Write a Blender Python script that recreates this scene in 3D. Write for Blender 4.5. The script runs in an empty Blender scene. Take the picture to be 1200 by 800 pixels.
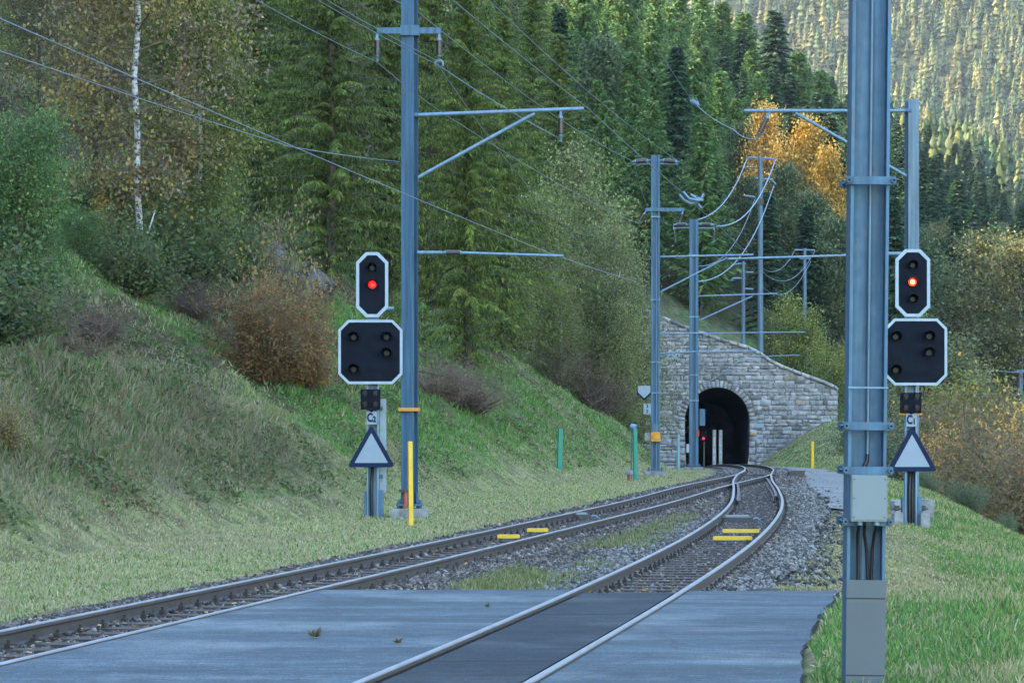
import bpy, math, random
import numpy as np
from mathutils import Vector, Matrix

random.seed(7)
RNG = np.random.default_rng(11)
SC = bpy.context.scene
COL = SC.collection

# ------------------------------------------------------------------ camera, world, sun, exposure
FPX = 3500.0            # focal length in pixels of the 1200 px wide photograph
CAMZ = 1.6
HOR = 499.0
cam_d = bpy.data.cameras.new("camera")
cam_d.sensor_width = 36.0
cam_d.lens = 36.0 * FPX / 1200.0
cam_d.shift_y = (HOR - 400.0) / 1200.0
cam_d.clip_start = 0.5
cam_d.clip_end = 9000.0
cam = bpy.data.objects.new("camera", cam_d)
cam.location = (0, 0, CAMZ)
cam.rotation_euler = (math.radians(90), 0, 0)
COL.objects.link(cam)
SC.camera = cam

SUN_EL = math.radians(32.0)
SUN_AZ = math.radians(-84.0)      # clockwise from +Y: the sun stands to the left, just ahead
world = bpy.data.worlds.new("World")
SC.world = world
world.use_nodes = True
wn = world.node_tree
bg = wn.nodes["Background"]
sky = wn.nodes.new("ShaderNodeTexSky")
sky.sky_type = 'NISHITA'
sky.sun_disc = False
sky.sun_elevation = SUN_EL
sky.sun_rotation = SUN_AZ
sky.air_density = 1.45
sky.dust_density = 1.2
sky.ozone_density = 0.9
sky.altitude = 1200
wn.links.new(sky.outputs[0], bg.inputs[0])
bg.inputs[1].default_value = 0.15
sun_d = bpy.data.lights.new("sun", 'SUN')
sun_d.energy = 2.9
sun_d.angle = math.radians(0.5)
sun_d.color = (1.0, 0.86, 0.62)
sun = bpy.data.objects.new("sun", sun_d)
sdir = Vector((math.sin(SUN_AZ) * math.cos(SUN_EL), math.cos(SUN_AZ) * math.cos(SUN_EL), math.sin(SUN_EL)))
sun.rotation_euler = sdir.to_track_quat('Z', 'Y').to_euler()
sun.location = (-40, 0, 60)
COL.objects.link(sun)
SC.view_settings.view_transform = 'Standard'
SC.view_settings.look = 'None'
SC.view_settings.exposure = 2.95
SC.view_settings.gamma = 1.0
SC.view_settings.use_curve_mapping = False
SC.cycles.max_bounces = 5
SC.cycles.diffuse_bounces = 3
SC.cycles.glossy_bounces = 2
SC.cycles.transmission_bounces = 2
SC.cycles.transparent_max_bounces = 4
SC.cycles.volume_bounces = 0
SC.cycles.caustics_reflective = False
SC.cycles.caustics_refractive = False
SC.cycles.use_denoising = True
SC.cycles.use_adaptive_sampling = True

# ------------------------------------------------------------------ helpers
def W(px, py, Y):
    return Vector(((px - 600.0) / FPX * Y, Y, CAMZ + (HOR - py) / FPX * Y))

def XP(px, Y):
    return (px - 600.0) / FPX * Y

def sm(a, b, x):
    t = np.clip((np.asarray(x, float) - a) / (b - a), 0, 1)
    return t * t * (3 - 2 * t)

def pchip(xs, ys):
    xs = np.array(xs, float); ys = np.array(ys, float)
    h = np.diff(xs); dl = np.diff(ys) / h
    m = np.zeros_like(ys); m[0] = dl[0]; m[-1] = dl[-1]
    m[1:-1] = (dl[:-1] * h[1:] + dl[1:] * h[:-1]) / (h[1:] + h[:-1])
    def f(x):
        x = np.asarray(x, float)
        i = np.clip(np.searchsorted(xs, x) - 1, 0, len(xs) - 2)
        t = (x - xs[i]) / h[i]
        tc = np.clip(t, 0, 1)
        r = ((1 + 2 * tc) * (1 - tc) ** 2 * ys[i] + tc * (1 - tc) ** 2 * h[i] * m[i]
             + tc * tc * (3 - 2 * tc) * ys[i + 1] + tc * tc * (tc - 1) * h[i] * m[i + 1])
        r = r + np.where(t < 0, t * h[i] * m[0], 0) + np.where(t > 1, (t - 1) * h[i] * m[-1], 0)
        return r
    return f

_perm = RNG.random((256, 256))
def vnoise(x, y):
    x = np.asarray(x, float); y = np.asarray(y, float)
    xi = np.floor(x).astype(int); yi = np.floor(y).astype(int)
    fx = x - xi; fy = y - yi
    fx = fx * fx * (3 - 2 * fx); fy = fy * fy * (3 - 2 * fy)
    a = _perm[xi & 255, yi & 255]; b = _perm[(xi + 1) & 255, yi & 255]
    c = _perm[xi & 255, (yi + 1) & 255]; d = _perm[(xi + 1) & 255, (yi + 1) & 255]
    return (a * (1 - fx) + b * fx) * (1 - fy) + (c * (1 - fx) + d * fx) * fy

def fbm(x, y, o=4):
    s = 0; a = 0.5
    for k in range(o):
        s = s + a * vnoise(x * 2 ** k + 17.3 * k, y * 2 ** k + 5.1 * k); a *= 0.5
    return s / (1 - 0.5 ** o)

def tag(o, label=None, cat=None, group=None, kind=None):
    if label: o['label'] = label
    if cat: o['category'] = cat
    if group: o['group'] = group
    if kind: o['kind'] = kind
    return o

def empty(name, loc, label, cat, group=None, rz=0.0):
    o = bpy.data.objects.new(name, None)
    o.empty_display_size = 0.3
    o.location = loc
    o.rotation_euler = (0, 0, rz)
    COL.objects.link(o)
    return tag(o, label, cat, group)

def npmesh(name, V, F, mat, col=None, smooth=False):
    """V (n,3); F (m,k) with constant k, or list of such arrays."""
    if not isinstance(F, list): F = [F]
    F = [np.asarray(f, np.int32) for f in F if len(f)]
    me = bpy.data.meshes.new(name)
    V = np.asarray(V, np.float32)
    me.vertices.add(len(V)); me.vertices.foreach_set("co", V.ravel())
    nl = sum(f.size for f in F); npoly = sum(len(f) for f in F)
    me.loops.add(nl); me.loops.foreach_set("vertex_index", np.concatenate([f.ravel() for f in F]))
    tot = np.concatenate([np.full(len(f), f.shape[1], np.int32) for f in F])
    me.polygons.add(npoly)
    me.polygons.foreach_set("loop_start", (np.cumsum(tot) - tot).astype(np.int32))
    me.polygons.foreach_set("loop_total", tot)
    if smooth: me.polygons.foreach_set("use_smooth", np.ones(npoly, bool))
    me.update(calc_edges=True)
    if col is not None:
        ca = me.color_attributes.new("Col", 'FLOAT_COLOR', 'POINT')
        c4 = np.ones((len(V), 4), np.float32); c4[:, :3] = col
        ca.data.foreach_set("color", c4.ravel())
    if mat is not None: me.materials.append(mat)
    return me

def link(name, me, parent=None, loc=None):
    o = bpy.data.objects.new(name, me)
    COL.objects.link(o)
    if parent is not None: o.parent = parent
    if loc is not None: o.location = loc
    return o

class MB:
    """collects shapes into one mesh"""
    def __init__(self): self.v = []; self.f = []; self.sm = []
    def add(self, vs, fs, smooth=False):
        b = len(self.v); self.v += [tuple(v) for v in vs]
        for f in fs: self.f.append([b + i for i in f]); self.sm.append(smooth)
    def box(self, x0, x1, y0, y1, z0, z1, bev=0.0):
        if bev <= 0:
            vs = [(x, y, z) for x in (x0, x1) for y in (y0, y1) for z in (z0, z1)]
            fs = [(0, 1, 3, 2), (4, 6, 7, 5), (0, 4, 5, 1), (2, 3, 7, 6), (0, 2, 6, 4), (1, 5, 7, 3)]
            self.add(vs, fs); return
        # chamfered outline in x/z, extruded in y
        b = bev
        ol = [(x0 + b, z0), (x1 - b, z0), (x1, z0 + b), (x1, z1 - b), (x1 - b, z1), (x0 + b, z1), (x0, z1 - b), (x0, z0 + b)]
        self.prism(ol, y0, y1)
    def prism(self, ol, y0, y1, inset=0.0):
        """outline in (x,z), extruded from y0 to y1"""
        n = len(ol)
        vs = [(x, y0, z) for x, z in ol] + [(x, y1, z) for x, z in ol]
        fs = [tuple(range(n)), tuple(range(2 * n - 1, n - 1, -1))]
        fs += [(i, i + n, (i + 1) % n + n, (i + 1) % n) for i in range(n)]
        self.add(vs, fs)
    def ring(self, o1, o2, y0, y1):
        """frame between outer outline o1 and inner outline o2"""
        n = len(o1)
        vs = [(x, y0, z) for x, z in o1] + [(x, y0, z) for x, z in o2] + [(x, y1, z) for x, z in o1] + [(x, y1, z) for x, z in o2]
        fs = []
        for i in range(n):
            j = (i + 1) % n
            fs += [(i, j, n + j, n + i), (2 * n + i, 3 * n + i, 3 * n + j, 2 * n + j), (i, 2 * n + i, 2 * n + j, j), (n + i, n + j, 3 * n + j, 3 * n + i)]
        self.add(vs, fs)
    def tube(self, pts, r, sides=8, cap=True):
        pts = [Vector(p) for p in pts]; n = len(pts)
        if not hasattr(r, '__len__'): r = [r] * n
        vs = []; up = None
        for i, p in enumerate(pts):
            t = (pts[min(i + 1, n - 1)] - pts[max(i - 1, 0)])
            if t.length < 1e-9: t = Vector((0, 0, 1))
            t.normalize()
            if up is None:
                a = Vector((0, 0, 1)) if abs(t.z) < 0.9 else Vector((1, 0, 0))
                up = (a - t * a.dot(t)).normalized()
            else:
                up = (up - t * up.dot(t))
                up = up.normalized() if up.length > 1e-6 else t.orthogonal().normalized()
            s = t.cross(up)
            for k in range(sides):
                an = 2 * math.pi * k / sides
                vs.append(p + (up * math.cos(an) + s * math.sin(an)) * r[i])
        fs = []
        for i in range(n - 1):
            for k in range(sides):
                a = i * sides + k; b = i * sides + (k + 1) % sides
                fs.append((a, b, b + sides, a + sides))
        self.add(vs, fs, True)
        if cap:
            self.add(vs[:sides], [tuple(range(sides - 1, -1, -1))])
            self.add(vs[-sides:], [tuple(range(sides))])
    def build(self, name, mat, parent=None, loc=None):
        me = bpy.data.meshes.new(name)
        me.from_pydata(self.v, [], self.f)
        me.polygons.foreach_set("use_smooth", self.sm)
        me.update()
        if mat: me.materials.append(mat)
        return link(name, me, parent, loc)

# ------------------------------------------------------------------ materials
def newmat(name):
    m = bpy.data.materials.new(name); m.use_nodes = True
    nt = m.node_tree; b = nt.nodes["Principled BSDF"]
    return m, nt, b

def node(nt, t, **kw):
    n = nt.nodes.new(t)
    for k, v in kw.items():
        if k.startswith("in_"): n.inputs[k[3:]].default_value = v
        else: setattr(n, k, v)
    return n

def coords(nt, scale=1.0, vec=None):
    g = node(nt, "ShaderNodeTexCoord")
    mp = node(nt, "ShaderNodeMapping")
    nt.links.new(g.outputs["Object"], mp.inputs[0])
    if vec: mp.inputs["Scale"].default_value = vec
    else: mp.inputs["Scale"].default_value = (scale,) * 3
    return mp.outputs[0]

def noise(nt, vec, scale, detail=4, rough=0.6):
    n = node(nt, "ShaderNodeTexNoise"); n.inputs["Scale"].default_value = scale
    n.inputs["Detail"].default_value = detail; n.inputs["Roughness"].default_value = rough
    if vec is not None: nt.links.new(vec, n.inputs["Vector"])
    return n.outputs[0]

def ramp(nt, fac, stops):
    r = node(nt, "ShaderNodeValToRGB")
    e = r.color_ramp.elements
    while len(e) < len(stops): e.new(0.5)
    for i, (p, c) in enumerate(stops):
        e[i].position = p
        e[i].color = (c[0], c[1], c[2], 1) if hasattr(c, '__len__') else (c, c, c, 1)
    nt.links.new(fac, r.inputs[0])
    return r.outputs[0]

def mixc(nt, a, b, fac, mode='MIX'):
    m = node(nt, "ShaderNodeMix", data_type='RGBA', blend_type=mode)
    for s, v in ((0, fac), (6, a), (7, b)):
        if hasattr(v, 'is_linked') or hasattr(v, 'links'): nt.links.new(v, m.inputs[s])
        elif hasattr(v, '__len__'): m.inputs[s].default_value = (*v, 1)
        else: m.inputs[s].default_value = v
    return m.outputs[2]

def bump(nt, b, h, strength=0.5, dist=0.02):
    n = node(nt, "ShaderNodeBump"); n.inputs["Strength"].default_value = strength
    n.inputs["Distance"].default_value = dist
    nt.links.new(h, n.inputs["Height"]); nt.links.new(n.outputs[0], b.inputs["Normal"])

def plain(name, c, rough=0.6, metal=0.0, var=0.25, scale=3.0, vec=None, bmp=0.15, spec=0.5):
    m, nt, b = newmat(name)
    v = coords(nt, vec=vec or (1, 1, 1))
    n1 = noise(nt, v, scale, 6, 0.65)
    lo = tuple(x * (1 - var) for x in c); hi = tuple(min(1, x * (1 + var)) for x in c)
    nt.links.new(ramp(nt, n1, [(0.36, lo), (0.64, hi)]), b.inputs["Base Color"])
    b.inputs["Roughness"].default_value = rough; b.inputs["Metallic"].default_value = metal
    b.inputs["Specular IOR Level"].default_value = spec
    if bmp: bump(nt, b, noise(nt, v, scale * 9, 3), bmp, 0.01)
    return m

def galv(name, c, streak=0.3):
    """weathered galvanised steel with vertical streaks and spangle"""
    m, nt, b = newmat(name)
    v = coords(nt, vec=(9, 9, 0.35)); v2 = coords(nt, 1.0)
    a = noise(nt, v, 1.6, 5, 0.6); d = noise(nt, v2, 14, 3, 0.7)
    c1 = ramp(nt, a, [(0.36, tuple(x * (1 - streak) for x in c)), (0.64, tuple(x * (1 + streak * 0.8) for x in c))])
    c2 = mixc(nt, c1, (0.16, 0.13, 0.10), ramp(nt, noise(nt, coords(nt, vec=(5, 5, 1.2)), 2.2, 6, 0.75), [(0.56, 0.0), (0.70, 0.55)]))
    nt.links.new(c2, b.inputs["Base Color"])
    b.inputs["Metallic"].default_value = 0.35
    nt.links.new(ramp(nt, d, [(0.2, 0.42), (0.8, 0.68)]), b.inputs["Roughness"])
    bump(nt, b, d, 0.12, 0.004)
    return m

def leafmat(name, trans=0.35, rough=0.55, ovar=0.25):
    m, nt, b = newmat(name)
    at = node(nt, "ShaderNodeVertexColor", layer_name="Col")
    oi = node(nt, "ShaderNodeObjectInfo")
    hs = node(nt, "ShaderNodeHueSaturation")
    mr = node(nt, "ShaderNodeMapRange"); mr.inputs[3].default_value = 1 - ovar; mr.inputs[4].default_value = 1 + ovar
    nt.links.new(oi.outputs["Random"], mr.inputs[0]); nt.links.new(mr.outputs[0], hs.inputs["Value"])
    nt.links.new(at.outputs[0], hs.inputs["Color"])
    b.inputs["Roughness"].default_value = rough
    b.inputs["Specular IOR Level"].default_value = 0.3
    nt.links.new(hs.outputs[0], b.inputs["Base Color"])
    tr = node(nt, "ShaderNodeBsdfTranslucent"); nt.links.new(hs.outputs[0], tr.inputs[0])
    mx = node(nt, "ShaderNodeMixShader"); mx.inputs[0].default_value = trans
    nt.links.new(b.outputs[0], mx.inputs[1]); nt.links.new(tr.outputs[0], mx.inputs[2])
    nt.links.new(mx.outputs[0], nt.nodes["Material Output"].inputs[0])
    return m

def colmat(name, rough=0.85, nscale=6.0, var=0.35, bscale=20, bstr=0.6, bdist=0.03, spec=0.3):
    m, nt, b = newmat(name)
    at = node(nt, "ShaderNodeVertexColor", layer_name="Col")
    v = coords(nt, 1.0)
    n1 = noise(nt, v, nscale, 8, 0.7)
    c = mixc(nt, at.outputs[0], ramp(nt, n1, [(0.36, 1 - var), (0.64, 1 + var)]), 1.0, 'MULTIPLY')
    nt.links.new(c, b.inputs["Base Color"])
    b.inputs["Roughness"].default_value = rough
    b.inputs["Specular IOR Level"].default_value = spec
    bump(nt, b, noise(nt, v, bscale, 6, 0.7), bstr, bdist)
    return m

def emit(name, c, s):
    m, nt, b = newmat(name)
    b.inputs["Base Color"].default_value = (*c, 1)
    b.inputs["Emission Color"].default_value = (*c, 1)
    b.inputs["Emission Strength"].default_value = s
    return m

M = {}
M['galv'] = galv('galvanised_steel', (0.048, 0.112, 0.180))
M['galv_light'] = galv('pale_galvanised_steel', (0.13, 0.215, 0.29), 0.2)
M['galv_far'] = galv('worn_galvanised_steel', (0.085, 0.145, 0.20))
M['cover'] = plain('grey_cover_plate', (0.075, 0.095, 0.108), 0.6, 0.0, 0.10, 1.2, bmp=0.03)
M['box'] = plain('pale_box_paint', (0.14, 0.19, 0.205), 0.5, 0, 0.06, 1.5, bmp=0.02)
M['seam'] = plain('dark_seam', (0.05, 0.05, 0.045), 0.8)
M['black'] = plain('dark_panel_paint', (0.006, 0.009, 0.016), 0.7, 0, 0.2, 5, bmp=0.02, spec=0.08)
M['lens'] = plain('dark_lens', (0.008, 0.010, 0.015), 0.4, 0, 0.1, 5, bmp=0, spec=0.22)
M['white'] = plain('off_white_paint', (0.27, 0.35, 0.42), 0.5, 0, 0.08, 6, bmp=0.02)
M['signwhite'] = plain('sign_white', (0.19, 0.25, 0.31), 0.5, 0, 0.05, 3, bmp=0.01)
M['navy'] = plain('dark_blue_border', (0.010, 0.020, 0.05), 0.7, 0, 0.1, 3, bmp=0.01, spec=0.1)
M['yellow'] = plain('yellow_paint', (0.62, 0.40, 0.015), 0.5, 0, 0.12, 7, bmp=0.05)
M['orange'] = plain('orange_paint', (0.55, 0.23, 0.012), 0.55, 0, 0.2, 7, bmp=0.05)
M['green'] = plain('turquoise_green_paint', (0.008, 0.19, 0.13), 0.55, 0, 0.12, 5, bmp=0.05)
M['cyan'] = plain('pale_blue_green_paint', (0.12, 0.25, 0.29), 0.55, 0, 0.12, 5, bmp=0.05)
M['red'] = plain('rusty_red_paint', (0.28, 0.06, 0.035), 0.7, 0, 0.3, 12, bmp=0.1)
M['concrete'] = plain('weathered_concrete', (0.19, 0.20, 0.20), 0.9, 0, 0.35, 4.5, bmp=0.4)
M['rubber'] = plain('black_cable', (0.012, 0.012, 0.014), 0.5, 0, 0.1, 5, bmp=0)
M['wire'] = plain('overhead_wire_metal', (0.13, 0.18, 0.24), 0.5, 0.4, 0.2, 0.5, bmp=0)
M['insul'] = plain('brown_insulator', (0.035, 0.025, 0.03), 0.3, 0, 0.2, 8, bmp=0)
M['dullred'] = plain('dull_red_plate', (0.30, 0.03, 0.03), 0.6)
M['lamp_red'] = emit('red_lamp_glow', (1.0, 0.012, 0.012), 0.32)
M['lamp_hot'] = emit('bright_red_lamp_glow', (1.0, 0.03, 0.012), 0.55)
M['lamp_core'] = emit('lamp_core_glow', (1.0, 0.42, 0.10), 0.8)
M['sleeper'] = plain('brown_sleeper', (0.045, 0.034, 0.028), 0.9, 0, 0.4, 4, vec=(1, 6, 1), bmp=0.5)
M['grass'] = leafmat('grass_blade', 0.3, 0.7, 0.0)
M['leaf'] = leafmat('leaf', 0.38, 0.6, 0.12)
M['needle'] = leafmat('needle', 0.25, 0.7, 0.16)
M['ground'] = colmat('ground_soil_and_turf', 0.95, 2.2, 0.5, 9, 1.0, 0.12, 0.05)
M['stone'] = colmat('cut_stone', 0.85, 3.0, 0.4, 12, 0.8, 0.03)
M['ballaststone'] = colmat('ballast_stone', 0.8, 30.0, 0.2, 60, 0.2, 0.004)
M['mortar'] = plain('dark_mortar', (0.16, 0.16, 0.16), 0.95, 0, 0.4, 4, bmp=0.5)
M['tunnelpost'] = plain('pale_post_paint', (0.75, 0.77, 0.78), 0.5)
M['rock'] = plain('grey_rock', (0.085, 0.085, 0.09), 0.95, 0, 0.75, 1.4, bmp=1.0, spec=0.1)
M['lining'] = plain('sooty_tunnel_lining', (0.05, 0.05, 0.05), 0.9, 0, 0.4, 1.5, bmp=0.4)
M['bark'] = plain('grey_brown_bark', (0.075, 0.06, 0.05), 0.95, 0, 0.5, 3, vec=(3, 3, 0.6), bmp=0.7)
M['twig'] = plain('purple_grey_twig', (0.115, 0.085, 0.060), 0.9, 0, 0.3, 3, bmp=0.1)

def birchmat():
    m, nt, b = newmat('birch_bark')
    v = coords(nt, vec=(2.2, 2.2, 5.0))
    n1 = noise(nt, v, 1.3, 6, 0.75)
    nt.links.new(ramp(nt, n1, [(0.40, (0.035, 0.032, 0.03)), (0.50, (0.42, 0.42, 0.42)), (0.7, (0.62, 0.62, 0.61))]), b.inputs["Base Color"])
    b.inputs["Roughness"].default_value = 0.7
    bump(nt, b, n1, 0.3, 0.02)
    return m
M['birch'] = birchmat()

def railmats():
    m, nt, b = newmat('rail_side_rust')
    v = coords(nt, 1.0)
    n1 = noise(nt, v, 5, 6, 0.7)
    nt.links.new(ramp(nt, n1, [(0.3, (0.035, 0.028, 0.026)), (0.7, (0.075, 0.058, 0.052))]), b.inputs["Base Color"])
    b.inputs["Roughness"].default_value = 0.7
    M['rail_side'] = m
    m, nt, b = newmat('rail_head_steel')
    n1 = noise(nt, coords(nt, vec=(3, 0.4, 3)), 3, 4)
    nt.links.new(ramp(nt, n1, [(0.3, (0.11, 0.12, 0.135)), (0.7, (0.20, 0.215, 0.235))]), b.inputs["Base Color"])
    b.inputs["Metallic"].default_value = 0.75; b.inputs["Roughness"].default_value = 0.42
    M['rail_head'] = m
railmats()

def asphaltmat(name, lo, hi, pale, joints=False):
    m, nt, b = newmat(name)
    v = coords(nt, 1.0); vs = coords(nt, vec=(0.4, 1.5, 1.0))
    n1 = noise(nt, vs, 1.4, 6, 0.62); n2 = noise(nt, v, 55, 3, 0.7); n3 = noise(nt, v, 0.55, 5, 0.6)
    c = ramp(nt, n1, [(0.36, lo), (0.64, hi)])
    c = mixc(nt, c, pale, ramp(nt, n3, [(0.50, 0.0), (0.66, 0.6)]))
    c = mixc(nt, c, ramp(nt, noise(nt, coords(nt, vec=(1.6, 2.2, 1)), 3.0, 8, 0.8), [(0.38, 0.76), (0.62, 1.22)]), 1.0, 'MULTIPLY')
    c = mixc(nt, c, ramp(nt, n2, [(0.38, 0.55), (0.62, 1.4)]), 1.0, 'MULTIPLY')
    c = mixc(nt, c, pale, ramp(nt, noise(nt, coords(nt, vec=(0.9, 2.2, 1)), 7.0, 3, 0.6), [(0.655, 0.0), (0.70, 0.8)]))
    # broad dark marks left by wheels crossing the rails
    c = mixc(nt, c, ramp(nt, noise(nt, coords(nt, vec=(0.07, 0.8, 1)), 1.6, 4, 0.6), [(0.40, 0.74), (0.56, 1.08)]), 1.0, 'MULTIPLY')
    if joints:
        sx_ = node(nt, "ShaderNodeSeparateXYZ"); nt.links.new(v, sx_.inputs[0])
        m1 = node(nt, "ShaderNodeMath", operation='MULTIPLY'); nt.links.new(sx_.outputs[1], m1.inputs[0]); m1.inputs[1].default_value = 1 / 5.2
        m2 = node(nt, "ShaderNodeMath", operation='FRACT'); nt.links.new(m1.outputs[0], m2.inputs[0])
        c = mixc(nt, c, (0.008, 0.008, 0.008), ramp(nt, m2.outputs[0], [(0.0, 1.0), (0.012, 0.9), (0.018, 0.0)]))
    vo = node(nt, "ShaderNodeTexVoronoi", feature='DISTANCE_TO_EDGE'); vo.inputs["Scale"].default_value = 0.35
    wv = mixc(nt, v, noise(nt, v, 1.5, 4), 0.12)
    nt.links.new(wv, vo.inputs["Vector"])
    crack = ramp(nt, vo.outputs[0], [(0.0, 1.0), (0.006, 0.0)])
    c = mixc(nt, c, (0.03, 0.03, 0.03), mixc(nt, crack, (0, 0, 0), ramp(nt, noise(nt, v, 0.7, 3), [(0.42, 1.0), (0.56, 0.35)])))
    nt.links.new(c, b.inputs["Base Color"])
    nt.links.new(ramp(nt, n1, [(0.2, 0.62), (0.8, 0.85)]), b.inputs["Roughness"])
    b.inputs['Specular IOR Level'].default_value = 0.10 if joints else 0.18
    bump(nt, b, n2, 0.5, 0.012)
    return m
M['asphalt'] = asphaltmat('worn_grey_asphalt', (0.022, 0.037, 0.048), (0.068, 0.096, 0.113), (0.15, 0.172, 0.178))
M['asphalt_dark'] = asphaltmat('dark_track_asphalt', (0.008, 0.014, 0.020), (0.028, 0.038, 0.047), (0.06, 0.068, 0.072), True)
M['path'] = asphaltmat('gravel_path', (0.10, 0.10, 0.10), (0.16, 0.16, 0.155), (0.20, 0.195, 0.19))

# ------------------------------------------------------------------ alignment and terrain
zr = pchip([-80, 0, 50, 62, 75, 94, 118, 150, 195, 260], [0, 0, 0, 0.03, 0.11, 0.07, -0.06, -0.32, -0.98, -2.6])
c2 = pchip([-60, 0, 18.6, 29.5, 45, 62, 72, 79.5, 94, 113, 130, 150, 195, 260], [-12.5, -3.4, -0.47, 1.16, 3.25, 5.08, 5.88, 6.42, 7.62, 9.35, 10.55, 11.5, 13.37, 16.2])
c1 = pchip([-60, 0, 23.6, 45, 71.3, 85.5, 94, 104, 112, 130], [-17.2, -7.3, -3.5, 0.0, 4.25, 6.42, 7.55, 8.6, 9.26, 10.55])
toe = pchip([-80, 0, 10, 25, 39, 44, 53, 58, 75, 91, 105, 135, 150, 165, 194.5], [-20, -11, -9.8, -8.3, -6.8, -5.9, -4.9, -3.8, -0.8, 2.3, 3.9, 7.0, 7.9, 8.2, 8.9])
toe2 = pchip([195, 197, 220, 300, 400, 500, 700, 1000, 1300], [21.5, 22.5, 28, 56, 88, 118, 190, 300, 380])
capf = pchip([-100, 200, 250, 300, 350, 400, 500, 700, 900, 1100, 1300], [420, 380, 230, 122, 78, 64, 62, 70, 86, 76, 30])  # hill height limits, shaped so the unseen left ridge shades the valley
YPORT = 195.0

def terrain(X, Y):
    X, Y = np.broadcast_arrays(np.asarray(X, float), np.asarray(Y, float))
    b = zr(np.minimum(Y, 230)) - 0.2
    tr = np.where(Y < YPORT + 0.9, toe(np.minimum(Y, 194.5)), toe2(np.clip(Y, 195, 1300)))
    w1 = 2.0 * (fbm(Y * 0.045 + 3, X * 0.03 + 1, 3) - 0.5) * np.clip(Y / 60, 0.5, 1.5)
    d = tr - X + w1 * sm(0, 4, tr - X)
    dp = np.where(d > 0, d, 0)
    s = np.where(Y < YPORT + 0.9, 0.66, 0.64)
    gen = s * (np.sqrt(dp * dp + 0.5) - 0.707 * np.exp(-dp)) 
    gen = np.where(d > 0, gen, 0)
    kn = np.where(dp < 3.9, 0.66 * dp, np.where(dp < 8.5, 2.57 + 0.06 * (dp - 3.9), 2.85 + 0.72 * (dp - 8.5)))
    k = sm(56, 72, Y - 0.35 * (X + 6))
    kn = kn - 0.30 * np.exp(-((dp - 6.4) / 1.6) ** 2) + 0.12 * np.exp(-((dp - 4.1) / .8) ** 2)
    hill = kn * (1 - k) + gen * k
    hill = hill + 0.22 * np.maximum(0, dp - 34) * sm(330, 230, Y)  # extra rise of the unseen upper slope, added to block the sun
    cap = capf(np.clip(Y, -100, 1300))
    hill0 = hill
    hill = np.where(hill0 < cap - 18, hill0, np.minimum(hill0, cap - 18 + 18 * (1 - np.exp(-(np.maximum(hill0 - cap + 18, 0)) / 18))))
    rough = sm(0.3, 3, d)
    hill = hill + rough * (1.3 * (fbm(X * 0.35, Y * 0.22, 4) - 0.5) + 0.55 * (fbm(X * 1.3, Y * 0.9, 4) - 0.5))
    hill = hill - sm(330, 385, Y) * np.minimum(0.55 * np.maximum(0, -6 + (Y - 400) * .14 - X), 48)  # ridge lowered leftwards, shaped to let sun onto its crowns
    hill = hill + sm(30, 90, dp) * 9 * sm(430, 330, Y) * (fbm(X * 0.02 + 9, Y * 0.02, 4) - 0.5)
    # right shoulder, falling into the valley
    wsh = np.interp(Y, [0, 25, 60, 100, 144, 170, 195], [2.2, 2.5, 3.15, 3.8, 4.6, 6.3, 7])
    d2 = X - (c2(np.minimum(Y, 230)) + wsh)
    e = np.where(d2 > 0, d2, 0)
    fall = -0.20 * np.minimum(e, 2.0) - 0.5 * np.clip(e - 2.0, 0, 18) 
    fall = fall + sm(-1.5, 1.0, d2) * 0.30 * (fbm(X * 0.7 + 4, Y * 0.35, 4) - 0.55)
    fall = fall - 0.15 * sm(-1.2, 0.5, d2)
    mound = np.clip(0.68 * (X - 15.7), 0, 3.3) * sm(156, 190, Y) * (1 - sm(22, 27, X)) * (Y < YPORT + 4)
    flat_ = sm(33, 30.5, Y) * sm(4.6, 3.6, X - c2(np.minimum(Y, 230)))
    fall = fall * (1 - .85 * flat_)
    ed = np.interp(Y, [-12, 18.6, 22, 26, 30], [1.2, 1.83, 2.15, 2.68, 3.30])
    b2 = 0.168 * np.where(Y < 30.2, sm(ed - .25, ed + .05, X), sm(33, 30.2, Y) * sm(.7, 1.2, X - c2(np.minimum(Y, 230))))
    z = b + hill + fall + mound + b2
    hi = b + hill
    far = Y > YPORT + 0.9
    z = np.where(far, np.maximum(np.where(d > -60, hi + 0.42 * np.minimum(d, 0), hi - 25) , -14), z)
    # opposite side of the valley, out of the picture to the right
    opp = 0.45 * (X - (110 + 0.22 * np.maximum(Y, 0)))
    z = np.maximum(z, np.minimum(opp, 160) - 9)
    # far mountainside
    mt = 118 + 0.50 * (Y - 1500) + 0.16 * (X - 214) + 40 * (fbm(X * 0.004, Y * 0.004, 4) - 0.5)
    z = np.where(Y > 900, np.maximum(z, np.minimum(mt, 1100)), z)
    # the corridor is level across; ballast between the rails just above
    return z

def ground_z(X, Y):
    return float(terrain(X, Y))

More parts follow.
